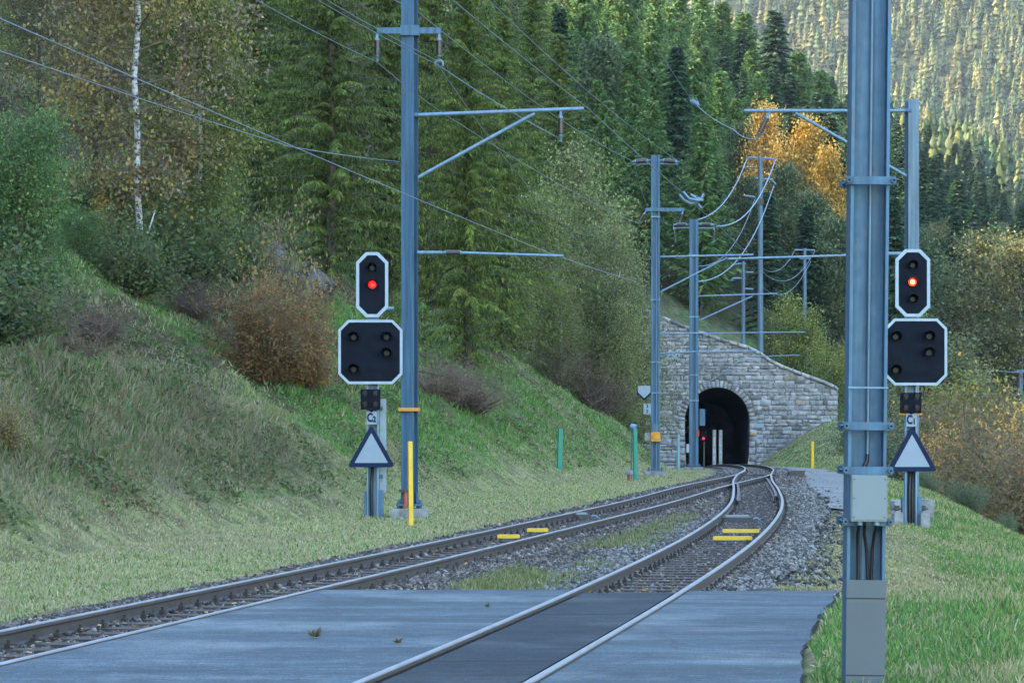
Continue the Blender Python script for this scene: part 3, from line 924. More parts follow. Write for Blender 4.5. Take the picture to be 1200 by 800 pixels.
def palette(n, cols, wts, jit=0.45):
    cols = np.array(cols, float); w = np.array(wts, float); w /= w.sum()
    i = RNG.choice(len(cols), n, p=w)
    c = cols[i] * (1 + jit * (RNG.random((n, 1)) * 2 - 1))
    return np.clip(c + 0.012 * (RNG.random((n, 3)) - 0.5), 0.004, 1)

def wob_path(p0, p1, n, amp, rnd):
    p0 = Vector(p0); p1 = Vector(p1); out = []
    L = (p1 - p0).length
    off = Vector((rnd.uniform(-1, 1), rnd.uniform(-1, 1), rnd.uniform(-.3, .3))) * amp * L
    for i in range(n + 1):
        t = i / n
        p = p0.lerp(p1, t) + off * math.sin(math.pi * t) + Vector((rnd.uniform(-1, 1), rnd.uniform(-1, 1), rnd.uniform(-1, 1))) * amp * L * 0.18 * (0 < i < n)
        out.append(p)
    return out

def broadleaf(seed, H, R, nleaf, leaf, cols, wts, base=0.2, nl=22, trunk_r=0.12, bark='bark', lean=0.0, droop=0.0, sig=0.45, stems=1, clump_mix=True, shape=0.55, thin_axis=0.0, tap=0.8):
    """returns (wood mesh, crown mesh)"""
    rnd = random.Random(seed); mb = MB(); clumps = []
    for st in range(stems):
        if stems > 1:
            an = 6.28 * st / stems + rnd.uniform(-.4, .4); tp = Vector((math.cos(an) * R * .5, math.sin(an) * R * .5, H * rnd.uniform(.7, 1.0))); b0 = Vector((math.cos(an) * .12, math.sin(an) * .12, -0.3))
        else:
            tp = Vector((lean, rnd.uniform(-.2, .2), H)); b0 = Vector((0, 0, -0.5))
        tr = wob_path(b0, tp, 9, 0.025 if stems == 1 else 0.08, rnd)
        rr = [trunk_r * (1 - i / 9) ** tap * (1.25 if i == 0 else 1) + 0.015 for i in range(10)]
        mb.tube(tr, rr, 7)
        ntr = len(mb.f) if st == 0 else ntr
        for k in range(nl // stems):
            t = base + (1 - base) * ((k + rnd.random()) / (nl // stems))
            f = t * 9; i = min(int(f), 8); p = tr[i].lerp(tr[i + 1], f - i)
            u = (t - base) / (1 - base)
            prof = math.sin(math.pi * min(1, max(0.02, u ** shape))) ** 0.6 if u < 1 else .1
            L = R * prof * rnd.uniform(.6, 1.15) / (1.6 if stems > 1 else 1)
            az = k * 2.4 + rnd.uniform(-.5, .5); up = rnd.uniform(.15, .8) - droop * .4
            q = p + Vector((math.cos(az) * L, math.sin(az) * L, up * L))
            br = wob_path(p, q, 5, 0.10, rnd)
            mb.tube(br, [trunk_r * .38 * (1 - j / 5.5) * (1 - t * .5) + 0.008 for j in range(6)], 5, False)
            for j in range(2, 6):
                clumps.append((br[j], 0.5 + 0.5 * rnd.random(), k))
                for e in range(2):
                    s_ = Vector((rnd.uniform(-1, 1), rnd.uniform(-1, 1), rnd.uniform(-.3, .8) - droop)) * L * .32
                    mb.tube([br[j], br[j] + s_ * .6, br[j] + s_], [0.014, 0.010, 0.005], 3, False)
                    clumps.append((br[j] + s_, 0.4 + 0.6 * rnd.random(), k))
    P = np.array([c[0][:] for c in clumps]); wt = np.array([c[1] for c in clumps]) ** 2; wt /= wt.sum(); kk = np.array([c[2] for c in clumps])
    i = RNG.choice(len(P), nleaf, p=wt)
    sg = sig * (0.6 + 0.8 * RNG.random(len(P)))[i][:, None]
    C = P[i] + RNG.normal(size=(nleaf, 3)) * sg * np.array([1, 1, .75])
    axd = np.hypot(C[:, 0] - lean * C[:, 2] / H, C[:, 1])
    if thin_axis: C = C + (unit(np.stack([C[:, 0], C[:, 1], 0 * C[:, 0]], -1)) * (np.maximum(0, thin_axis - axd) * 1.3)[:, None])
    if droop: C[:, 2] -= np.abs(RNG.normal(size=nleaf)) * droop * sig * 2
    C[:, 2] = np.where(C[:, 2] < .1, np.abs(C[:, 2]) * .5 + .1, C[:, 2])
    A = RNG.normal(size=(nleaf, 3)); A[:, 2] -= 0.5 + droop * 2; A = unit(A)
    L = leaf * (0.6 + 0.8 * RNG.random(nleaf))
    col = palette(nleaf, cols, wts)
    if clump_mix:      # whole limbs lean to one of the colours
        lc = palette(60, cols, wts, .3)[kk[i] % 60]; col = (col * .5 + lc * .5) * (0.45 + 1.1 * RNG.random((nleaf, 1)) ** 1.3)
    V, F, cc = diamonds(C, A, L, L * 0.62, col)
    me = npmesh('crown', V, F, M['leaf'], cc)
    w = bpy.data.meshes.new('trunk'); w.from_pydata(mb.v, [], mb.f); w.polygons.foreach_set("use_smooth", mb.sm); w.update(); w.materials.append(M[bark]); w.materials.append(M['twig'])
    w.polygons.foreach_set('material_index', [0 if i < ntr else 1 for i in range(len(mb.f))])
    return w, me

def conifer(seed, H, R, nb, nt, k, cols, wts, base=0.1, droop=0.25, rise=0.15, sprig=0.5, sw=0.10, hang=0.6, trunk_r=0.2, power=0.85, clear=0.0, irregular=0.25):
    g = np.random.default_rng(seed); rnd = random.Random(seed)
    t = base + (1 - base) * ((np.arange(nb) + g.random(nb)) / nb) ** 0.85
    z0 = t * H
    u = (t - base) / (1 - base)
    Lb = R * (1 - u) ** power * (1 - irregular + 2 * irregular * g.random(nb)) + 0.25
    low = np.clip(u / 0.12, 0.35, 1); Lb = Lb * low ** 0.6
    az = np.arange(nb) * 2.39996 + g.random(nb) * 0.8
    s = (np.arange(nt) + 0.5) / nt * (1 - clear) + clear
    s = np.broadcast_to(s, (nb, nt)) + (g.random((nb, nt)) - .5) / nt
    dx = np.cos(az)[:, None]; dy = np.sin(az)[:, None]
    rr = s * Lb[:, None]
    bx = dx * rr; by = dy * rr; bz = z0[:, None] + rise * rr * (1 + u[:, None] * 1.5) - droop * s * s * Lb[:, None]
    P = np.stack([bx, by, bz], -1)
    P = np.repeat(P[:, :, None], k, 2)
    D = np.stack([np.broadcast_to(dx, (nb, nt)), np.broadcast_to(dy, (nb, nt)), np.zeros((nb, nt))], -1)[:, :, None]
    Sd = np.stack([-D[..., 1], D[..., 0], D[..., 2]], -1)
    sg = np.where(np.arange(k) % 2 == 0, 1.0, -1.0)[None, None, :, None]
    A = D * (0.35 + 0.5 * g.random((nb, nt, k, 1))) + Sd * sg * (0.4 + 0.9 * g.random((nb, nt, k, 1)))
    A[..., 2] += -hang * (0.4 + g.random((nb, nt, k))) + 0.2 * (g.random((nb, nt, k)) - .5)
    A = unit(A)
    L = sprig * (0.55 + 0.8 * g.random((nb, nt, k))) * (0.45 + 0.55 * (Lb / Lb.max())[:, None, None]) * (1.15 - 0.5 * s[:, :, None])
    C = P + A * (L * 0.5)[..., None]
    C = C.reshape(-1, 3); A = A.reshape(-1, 3); L = L.ravel(); n = len(C)
    col = palette(n, cols, wts, .3)
    bc = palette(nb, cols, wts, .35); col = (col * .5 + np.repeat(bc, nt * k, 0) * .5) * (0.5 + 1.0 * g.random((n, 1)))
    V, F, cc = diamonds(C, A, L, sw * (0.7 + .6 * g.random(n)) * (L / sprig) ** .3, col)
    me = npmesh('crown', V, F, M['needle'], cc)
    mb = MB(); tr = wob_path((0, 0, -.6), (0, 0, H * .97), 8, 0.006, rnd)
    mb.tube(tr, [trunk_r * (1 - i / 8.3) + .01 for i in range(9)], 7)
    for i in range(0, nb, 1 if nb < 400 else 2):
        e = [Vector((dx[i, 0] * q * Lb[i], dy[i, 0] * q * Lb[i], z0[i] + rise * q * Lb[i] * (1 + u[i] * 1.5) - droop * q * q * Lb[i])) for q in (0, .35, .7, .95)]
        mb.tube(e, [0.035 * (1 - u[i] * .6), .025, .015, .006], 3, False)
    w = bpy.data.meshes.new('trunk'); w.from_pydata(mb.v, [], mb.f); w.polygons.foreach_set("use_smooth", mb.sm); w.update(); w.materials.append(M['bark'])
    return w, me

def shrub(seed, H, R, nleaf, leaf, cols, wts, nst=26, bare=False, sig=0.3):
    rnd = random.Random(seed); mb = MB(); pts = []
    for k in range(nst):
        az = rnd.uniform(0, 6.28); el = rnd.uniform(.25, 1.4); L = rnd.uniform(.35, 1.15)
        q = Vector((math.cos(az) * math.cos(el) * R * L, math.sin(az) * math.cos(el) * R * L, math.sin(el) * H * L))
        b = Vector((math.cos(az) * .25 * R * rnd.random(), math.sin(az) * .25 * R * rnd.random(), -.15))
        br = wob_path(b, q, 5, .10, rnd)
        mb.tube(br, [.03 * (1 - j / 5.4) + .004 for j in range(6)], 4, False)
        for j in range(1, 6):
            pts.append(br[j])
            for e in range(5 if bare else 3):
                s_ = Vector((rnd.uniform(-1, 1), rnd.uniform(-1, 1), rnd.uniform(-.3, 1))) * .26 * max(R, H)
                m_ = br[j] + s_ * .5 + Vector((rnd.uniform(-1, 1), rnd.uniform(-1, 1), rnd.uniform(-1, 1))) * .05
                mb.tube([br[j], m_, br[j] + s_], [.009, .007, .003], 3, False); pts.append(br[j] + s_); pts.append(m_)
    w = bpy.data.meshes.new('stems'); w.from_pydata(mb.v, [], mb.f); w.polygons.foreach_set("use_smooth", mb.sm); w.update(); w.materials.append(M['twig'])
    P = np.array([p[:] for p in pts]); i = RNG.integers(0, len(P), nleaf)
    C = P[i] + RNG.normal(size=(nleaf, 3)) * sig * (.5 + RNG.random((nleaf, 1)))
    C[:, 2] = np.abs(C[:, 2])
    A = unit(RNG.normal(size=(nleaf, 3)) + np.array([0, 0, -.3])); L = leaf * (.6 + .8 * RNG.random(nleaf))
    lc = palette(len(P), cols, wts, .35)[i]; col = palette(nleaf, cols, wts) * .5 + lc * .5
    V, F, cc = diamonds(C, A, L, L * .65, col)
    return w, npmesh('foliage', V, F, M['leaf'], cc)

def plant(meshes, x, y, label, cat, name, group=None, s=1.0, rz=None, sz=None, parts=('trunk', 'crown'), dz=0.0):
    o = empty(name, (x, y, ground_z(x, y) + dz), label, cat, group, rz=random.uniform(0, 6.28) if rz is None else rz)
    o.scale = (s, s, sz or s)
    for me, pn in zip(meshes, parts):
        c = bpy.data.objects.new(pn, me); COL.objects.link(c); c.parent = o
    return o

# palettes (real leaf colours)
P_GREEN = ([(0.08, 0.15, 0.045), (0.12, 0.20, 0.055), (0.06, 0.12, 0.05), (0.17, 0.21, 0.08)], [4, 3, 3, 1])
P_YEL = ([(0.34, 0.25, 0.06), (0.22, 0.20, 0.07), (0.14, 0.15, 0.06), (0.24, 0.15, 0.06), (0.16, 0.12, 0.10)], [3, 3, 3, 2, 3])
P_YG = ([(0.163, 0.213, 0.050), (0.213, 0.237, 0.060), (0.100, 0.150, 0.040), (0.300, 0.250, 0.050)], [4, 3, 3, 1])
P_PALE = ([(0.22, 0.25, 0.09), (0.17, 0.21, 0.08), (0.30, 0.27, 0.10), (0.11, 0.14, 0.06)], [4, 4, 2, 2])
P_LARCH = ([(0.13, 0.18, 0.030), (0.095, 0.145, 0.025), (0.19, 0.22, 0.045), (0.05, 0.085, 0.025)], [4, 4, 2, 3])
P_LARCHG = ([(0.10, 0.19, 0.05), (0.14, 0.23, 0.06), (0.07, 0.14, 0.045), (0.20, 0.24, 0.07)], [4, 3, 3, 1])
P_SPRUCE = ([(0.04, 0.085, 0.04), (0.06, 0.11, 0.045), (0.03, 0.065, 0.04)], [4, 3, 3])
P_BROWN = ([(0.30, 0.13, 0.045), (0.22, 0.13, 0.055), (0.34, 0.17, 0.05), (0.11, 0.08, 0.04), (0.13, 0.14, 0.05)], [3, 4, 1, 3, 3])
P_ORANGE = ([(0.64, 0.36, 0.08), (0.54, 0.30, 0.08), (0.70, 0.44, 0.09), (0.34, 0.25, 0.09)], [4, 3, 2, 2])
P_OCHRE = ([(0.52, 0.32, 0.05), (0.44, 0.26, 0.05), (0.34, 0.22, 0.05)], [4, 3, 2])
P_MAUVE = ([(0.14, 0.095, 0.08), (0.11, 0.08, 0.075), (0.17, 0.12, 0.07), (0.12, 0.12, 0.06)], [3, 3, 3, 1])
P_TAN = ([(0.26, 0.15, 0.075), (0.21, 0.13, 0.07), (0.17, 0.12, 0.07)], [3, 3, 2])
P_PINE = ([(0.112, 0.150, 0.066), (0.135, 0.180, 0.072), (0.075, 0.112, 0.054)], [3, 3, 3])

# ------------------------------------------------------------------ vegetation
def hz(px, Y, top):
    x = XP(px, Y); return x, CAMZ + (HOR - top) / FPX * Y - ground_z(x, Y)

def put(meshes, H0, px, Y, top, label, cat, name, group=None, parts=('trunk', 'crown'), wide=1.0):
    x, h = hz(px, Y, top); s = h / H0
    return plant(meshes, x, Y, label, cat, name, group, s=s * wide, sz=s, parts=parts)

# -- near left wood edge
T = broadleaf(1, 13, 2.6, 24000, 0.12, *P_YEL, thin_axis=1.1, tap=.35, base=0.16, nl=40, trunk_r=0.085, bark='birch', droop=.25, sig=.42)
put(T, 13, 168, 75, -230, 'white-barked birch with yellow leaves on the left slope', 'birch', 'birch_tree')
T = broadleaf(2, 12, 2.1, 34000, 0.115, *P_YG, base=0.05, nl=40, trunk_r=0.09, bark='birch', droop=.5, sig=.42)
put(T, 12, 232, 79, -60, 'yellow-green drooping birch right of the white trunk', 'birch', 'birch_tree')
T = broadleaf(3, 12, 2.7, 17000, 0.12, [(0.20, 0.13, 0.08), (0.13, 0.10, 0.09), (0.28, 0.19, 0.05), (0.12, 0.12, 0.06)], [3, 3, 2, 2], base=0.2, nl=44, trunk_r=0.15, sig=.5)
put(T, 12, 112, 80, -70, 'thin dark-stemmed tree with sparse mauve and rusty leaves', 'tree', 'autumn_tree')
T2 = broadleaf(33, 12, 3.0, 18000, 0.13, [(0.16, 0.12, 0.07), (0.11, 0.10, 0.08), (0.24, 0.18, 0.05), (0.09, 0.11, 0.05)], [3, 3, 2, 3], base=0.15, nl=44, trunk_r=0.13, sig=.55)
put(T2, 12, 42, 86, -90, 'sparse brownish tree in the top left corner', 'tree', 'autumn_tree')
T = broadleaf(4, 8, 3.0, 26000, 0.125, *P_GREEN, base=0.0, nl=60, trunk_r=0.09, droop=.3, sig=.5, stems=4)
put(T, 8, 14, 64, 95, 'dense green leafy tree at the left edge of the picture', 'tree', 'leafy_tree')
put(T, 8, 95, 70, 235, 'blue-green leafy bush tree low on the left slope', 'tree', 'leafy_tree', wide=1.25)
T = broadleaf(5, 8, 2.8, 20000, 0.12, [(0.11, 0.17, 0.06), (0.15, 0.19, 0.08), (0.08, 0.12, 0.07)], [3, 3, 3], base=0.0, nl=60, trunk_r=0.07, droop=.3, sig=.5, stems=5)
put(T, 8, 175, 77, 190, 'greyish green thicket tree at the foot of the white birch', 'tree', 'leafy_tree', wide=1.1)
put(T, 8, 235, 84, 150, 'greyish green tree below the yellow-green drooping birch', 'tree', 'leafy_tree', wide=.9)
# thickets
SH_M = shrub(11, 2.2, 1.9, 5200, 0.07, *P_MAUVE, nst=60, bare=True, sig=.16)
SH_B = shrub(12, 2.9, 2.2, 22000, 0.085, *P_BROWN, nst=55, sig=.12)
SH_G = shrub(13, 2.2, 2.0, 12000, 0.085, *P_GREEN, nst=40, sig=.22)
SH_Y = shrub(14, 2.4, 1.6, 4200, 0.10, *P_YEL, nst=30, sig=.2)
SH_T = shrub(15, 2.2, 2.2, 2500, 0.06, *P_TAN, nst=55, bare=True, sig=.2)
PS = ('stems', 'foliage')
put(SH_M, 2.2, 110, 64, 352, 'bare mauve thicket below the left trees', 'thicket', 'bare_thicket', parts=PS, wide=1.3)
put(SH_M, 2.2, 226, 72.5, 326, 'dark mauve thicket on the slope left of the brown shrub', 'thicket', 'bare_thicket', parts=PS, wide=1.0)
put(SH_M, 2.2, 30, 63, 360, 'bare mauve thicket at the left edge above the dry knoll', 'thicket', 'bare_thicket', parts=PS)
put(SH_G, 2.2, 62, 66, 320, 'small green shrub above the dry knoll', 'shrub', 'shrub', parts=PS)
put(SH_B, 2.9, 312, 70, 344, 'large russet brown rounded shrub on the green slope', 'shrub', 'shrub', parts=PS)
put(SH_B, 2.9, 350, 71.5, 352, 'smaller brown shrub on the right flank of the russet one', 'shrub', 'shrub', parts=PS, wide=.9)
put(SH_Y, 2.4, 340, 73, 272, 'slender yellow-leaved sapling rising from the russet shrub', 'sapling', 'sapling', parts=PS, wide=.55)
put(SH_Y, 2.4, 300, 88, 268, 'faint yellowish shrub in front of the grey rocks', 'shrub', 'shrub', parts=PS, wide=.6)
put(SH_T, 2.2, 512, 87, 424, 'bare purple-brown brush heap behind the near mast', 'brush', 'brushwood', parts=PS, wide=1.3)
put(SH_T, 2.2, 548, 90, 428, 'rusty bare brush heap right of the near mast', 'brush', 'brushwood', parts=PS, wide=1.5)
put(SH_M, 2.2, 528, 94, 432, 'low mauve brushwood right of the near mast', 'brush', 'brushwood', parts=PS, wide=1.3)
put(SH_G, 2.2, 430, 100, 372, 'green shrub behind the left signal', 'shrub', 'shrub', parts=PS, wide=1.2)
put(SH_T, 2.2, 655, 150, 405, 'straw-coloured brush along the crest below the pale birches', 'brush', 'brushwood', parts=PS, wide=1.3)
put(SH_T, 2.2, 700, 150, 432, 'dry brush on the crest left of the stone portal', 'brush', 'brushwood', parts=PS, wide=1.3)
put(SH_G, 2.2, 604, 98, 545, 'small green weed clump on the grass behind the left track', 'weed', 'weed_clump', parts=PS, wide=1.1)
put(SH_Y, 2.4, 8, 45.5, 462, 'tiny yellow-leaved seedling on the dry knoll', 'seedling', 'seedling', parts=PS, wide=.8)
SH_L = shrub(16, 2.4, 2.2, 12000, 0.12, [(0.07, 0.12, 0.04), (0.11, 0.15, 0.05), (0.17, 0.17, 0.05), (0.06, 0.09, 0.05)], [3, 3, 1, 2], nst=45, sig=.24)
for px, Y, top, lab, w in ((-4, 60, 300, 'leafy green shrub at the left edge under the dense green tree', 1.1), (45, 68, 262, 'leafy shrub between the dense green tree and the bush tree', 1.1),
    (150, 71, 262, 'leafy shrub left of the pale leaning stem', 1.0), (205, 76, 238, 'leafy shrub right of the pale leaning stem', 1.1), (95, 66, 350, 'low leafy shrub above the bright green slope', .8),
    (262, 84, 245, 'leafy shrub left of the grey rocks', .9), (130, 78, 200, 'tall leafy shrub behind the bush tree', 1.3), (20, 60, 385, 'low yellowish green shrub at the left edge over the knoll', .8)):
    put(SH_L, 2.4, px, Y, top, lab, 'shrub', 'shrub', parts=PS, wide=w)
put(SH_T, 2.2, 75, 61.5, 362, 'brown bare brush under the left shrubs', 'brush', 'brushwood', parts=PS, wide=1.3)
put(SH_M, 2.2, 120, 68, 372, 'mauve bare brush at the top of the bright green slope', 'brush', 'brushwood', parts=PS, wide=1.0)
put(SH_T, 2.2, 400, 90, 380, 'brown bare brush behind the left signal panels', 'brush', 'brushwood', parts=PS, wide=1.3)
put(SH_L, 2.4, 465, 110, 352, 'green shrub under the larches beside the near mast', 'shrub', 'shrub', parts=PS, wide=1.3)
# -- dark larches behind
LB = [conifer(20 + i, 20, 4.6, 420, 16, 11, *P_LARCH, base=0.02, droop=.40, rise=.22, sprig=.40, sw=.055, hang=1.7, trunk_r=.24, irregular=.65) for i in range(2)]
lar = [(300, 103, -150, 'dark larch with drooping boughs behind the grey rocks'),
       (388, 98, -190, 'broad dark larch left of the near mast'),
       (455, 108, -150, 'dark larch directly behind the near mast'),
       (548, 102, -60, 'dark larch right of the near mast, its boughs under the bracket tube'),
       (590, 128, 10, 'tall larch beyond the end of the bracket tube'),
       (345, 122, -190, 'dark larch deep in the wood, left of the near mast'),
       (505, 126, -190, 'dark larch deep in the wood, right of the near mast'),
       (262, 100, -130, 'larch behind the yellow-green birch'),
       (190, 108, -170, 'larch behind the white-barked birch'),
       (120, 112, -180, 'larch behind the mauve tree'),
       (35, 108, -170, 'larch behind the top left corner tree'),
       (-20, 100, -120, 'larch cut by the left edge of the picture'),
       (655, 188, 40, 'larch rising above the pale birches'),
       (625, 200, -20, 'larch high behind the pale birches')]
for i, (px, Y, top, lab) in enumerate(lar):
    put(LB[i % 2], 20, px, Y, top, lab, 'larch', 'larch_tree', 'dark larches on the left slope', wide=[1, 1.15, 1.05, .95][i % 4])
# -- pale birches by the crest
PB = [broadleaf(40 + i, 10, 2.5, 32000, 0.10, *P_PALE, base=0.0, nl=60, trunk_r=0.09, bark='birch', droop=.6, sig=.42, stems=1 + i) for i in range(3)]
pb = [(628, 152, 225, 'pale green birch at the left end of the crest'), (668, 158, 205, 'tallest pale green birch above the crest'),
      (705, 154, 250, 'pale birch left of the slender mast'), (724, 162, 285, 'pale birch touching the slender mast'),
      (690, 166, 160, 'grey-green birch behind the tallest pale birch'), (722, 152, 345, 'low olive birch bush beside the portal'),
      (655, 150, 330, 'low leafy birch bush on the crest'), (600, 146, 300, 'olive birch bush under the larch'), (735, 168, 350, 'leafy olive birch bush behind the portal corner')]
for i, (px, Y, top, lab) in enumerate(pb):
    put(PB[i % 3], 10, px, Y, top, lab, 'birch', 'birch_tree', 'pale birches beside the portal', wide=1.15)
# -- green larches and mixed wood on the hill over the tunnel
LG = [conifer(60 + i, 16, 3.3, 150, 10, 6, *P_LARCHG, base=0.03, droop=.1, rise=.35, sprig=.9, sw=.16, hang=.5, trunk_r=.2, power=.75) for i in range(3)]
SP = [conifer(70 + i, 18, 3.1, 130, 10, 6, *P_SPRUCE, base=0.08, droop=.30, rise=.05, sprig=.95, sw=.2, hang=.45, trunk_r=.2, power=.8) for i in range(3)]
PN = [broadleaf(80 + i, 14, 3.4, 7500, 0.30, *P_PINE, base=0.25, nl=36, trunk_r=.18, sig=.6) for i in range(2)]
OR = broadleaf(90, 13, 3.4, 10000, 0.25, *P_ORANGE, base=.1, nl=50, trunk_r=.16, sig=.55)
OC = broadleaf(91, 13, 3.2, 10000, 0.25, *P_OCHRE, base=.1, nl=50, trunk_r=.16, sig=.5)
put(OR, 13, 896, 296, 128, 'orange autumn tree under the far bracket tube', 'tree', 'autumn_tree', wide=.7)
put(OC, 13, 945, 300, 148, 'golden yellow autumn tree on the hill, upper of the two', 'tree', 'autumn_tree', wide=.8)
put(OC, 13, 972, 290, 180, 'golden yellow autumn tree just left of the large foreground mast', 'tree', 'autumn_tree', wide=.7)
for px_, Y_, top_, lb_ in ((878, 276, 212, 'grey-green rounded tree below the orange tree'), (918, 272, 200, 'grey-green rounded tree between the orange and the golden trees'), (955, 270, 232, 'grey-green rounded tree below the golden trees'), (983, 262, 262, 'grey-green rounded tree beside the large foreground mast'), (868, 300, 150, 'grey-green tree left of the orange tree')):
    put(PN[0], 14, px_, Y_, top_, lb_, 'tree', 'leafy_tree', wide=.85)
put(LG[0], 16, 822, 245, 138, 'bright green larch directly above the tunnel', 'larch', 'larch_tree')
put(LG[1], 16, 742, 262, 62, 'tall green larch above the slender mast', 'larch', 'larch_tree')
put(LG[2], 16, 700, 258, 95, 'green larch left of the slender mast top', 'larch', 'larch_tree')
put(SP[0], 18, 908, 420, 12, 'dark spruce standing out against the sunlit crowns', 'spruce', 'spruce_tree', wide=1.3)
for k_, (px_, Y_, top_, nm_) in enumerate(((742, 425, -30, 'leftmost of the row, by the high wire'), (768, 432, -25, 'second of the row from the left'), (795, 428, -15, 'tallest, in the middle of the row'), (822, 436, -8, 'just left of the two end trees'), (846, 430, 4, 'next to last before the dark spruce'), (872, 440, 16, 'touching the dark spruce'), (935, 425, 62, 'right of the dark spruce, upper'), (962, 430, 84, 'right of the dark spruce, lower'))):
    put(LG[k_ % 3], 16, px_, Y_, top_, 'sunlit larch on the ridge line, ' + nm_, 'larch', 'larch_tree', 'sunlit larches on the ridge', wide=1.15)
put(SP[1], 18, 900, 250, 225, 'dark green spruce below the orange tree', 'spruce', 'spruce_tree', wide=1.2)
put(SP[2], 18, 945, 262, 240, 'dark green spruce below the golden trees', 'spruce', 'spruce_tree', wide=1.2)
NK = {'larch': 12, 'spruce': 3, 'pine': 0}
rg = np.random.default_rng(5)
cand = []
for gy in np.arange(236, 640, 7.0):
    for gx in np.arange(-0.19 * gy, 0.19 * gy, 7.2):
        x = gx + rg.uniform(-2.6, 2.6); y = gy + rg.uniform(-2.6, 2.6)
        if x > float(toe2(y)) + 6: continue
        px = 600 + x / y * FPX
        if 855 < px < 1000 and y < 312: continue
        if px > 730 and y < 246: continue
        if px > 1090 and y < 300: continue
        z = ground_z(x, y); pt = HOR - (z + 16 - CAMZ) * FPX / y
        if pt > 640 or HOR - (z - CAMZ) * FPX / y < -20 or px < 560: continue
        cand.append((x, y, px))
cand.sort(key=lambda c: c[1])
rest = []
for x, y, px in cand:
    r = rg.random()
    sp = 0.10 + 0.55 * float(sm(820, 1000, px))
    kind = 'spruce' if r < sp else ('pine' if r > 0.88 else 'larch')
    s = rg.uniform(.72, 1.12)
    if NK[kind] >= {'larch': 270, 'spruce': 270, 'pine': 80}[kind]:
        rest.append((x, y)); continue
    NK[kind] += 1
    side = 'left of the far masts' if px < 860 else ('left of the large mast' if px < 1000 else 'right of the large mast')
    if kind == 'larch': plant(LG[rg.integers(3)], x, y, 'green larch in the wood above the tunnel, ' + side, 'larch', 'larch_tree', 'green larches of the hillside wood ' + side, s=s)
    elif kind == 'spruce': plant(SP[rg.integers(3)], x, y, 'dark spruce in the wood above the tunnel, ' + side, 'spruce', 'spruce_tree', 'dark spruces of the hillside wood ' + side, s=s)
    else: plant(PN[rg.integers(2)], x, y, 'loose grey-green tree in the hillside wood, ' + side, 'tree', 'pine_tree', 'loose grey-green trees of the hillside wood ' + side, s=s)
print('forest', NK, len(rest))
# -- valley side at the right
VB = [broadleaf(100, 9, 3.2, 12000, .19, *P_YG, base=.0, nl=60, trunk_r=.1, droop=.2, sig=.5, stems=4),
      broadleaf(101, 9, 3.2, 11000, .19, [(0.15, 0.17, 0.07), (0.20, 0.18, 0.08), (0.11, 0.15, 0.06)], [3, 3, 3], base=.05, nl=60, trunk_r=.1, sig=.55, stems=3),
      broadleaf(102, 14, 4.4, 14000, .24, [(0.16, 0.17, 0.06), (0.21, 0.18, 0.07), (0.11, 0.14, 0.06), (0.26, 0.22, 0.08)], [3, 3, 3, 1], base=.3, nl=60, trunk_r=.2, sig=.7, bark='birch')]
SV_B = shrub(103, 3.6, 3.0, 15000, .12, [(0.20, 0.11, 0.05), (0.15, 0.12, 0.06), (0.25, 0.14, 0.05), (0.13, 0.16, 0.07)], [3, 3, 2, 3], nst=70, sig=.25)
SV_O = shrub(104, 3.6, 2.2, 8000, .13, *P_ORANGE, nst=50, sig=.3)
SV_G = shrub(105, 3.0, 2.6, 13000, .11, [(0.11, 0.16, 0.08), (0.14, 0.19, 0.09), (0.09, 0.13, 0.07)], [3, 3, 2], nst=50, sig=.3)
val = [(VB[0], 9, 938, 232, 345, 'yellow-green leafy tree above the right shoulder of the portal', 'tree', 1.0),
       (VB[0], 9, 975, 226, 395, 'small yellow-green tree beside the portal\'s right end', 'tree', 1.0),
       (VB[1], 9, 905, 236, 360, 'olive tree behind the top of the portal', 'tree', .8),
       (VB[2], 14, 1158, 305, 282, 'large olive-brown tree at the right edge of the picture', 'tree', 1.1),
       (VB[2], 14, 1200, 290, 290, 'olive-brown tree cut by the right edge', 'tree', 1.0),
       (VB[2], 14, 1105, 330, 270, 'olive tree right of the lit red lamp', 'tree', 1.0),
       (VB[1], 9, 1095, 250, 365, 'dull green tree right of the distant-signal panel', 'tree', 1.2),
       (VB[1], 9, 1015, 240, 380, 'dull green tree behind the foreground mast', 'tree', 1.2),
       (VB[0], 9, 1148, 195, 436, 'yellow-green bushy tree in the valley at right', 'tree', 1.1),
       (VB[0], 9, 1092, 185, 452, 'yellow-green bushy tree behind the right triangle sign', 'tree', .9),
       (VB[1], 9, 1190, 210, 452, 'olive bushy tree low at the right edge', 'tree', 1.0),
       (VB[1], 9, 1040, 200, 440, 'olive bushy tree left of the right triangle sign', 'tree', 1.0),
       (VB[1], 9, 1120, 170, 490, 'dull olive bushy tree between the orange and the brown shrubs', 'tree', 1.0)]
for t, H0, px, Y, top, lab, cat, wd in val: put(t, H0, px, Y, top, lab, cat, 'leafy_tree', 'trees on the valley side', wide=wd)
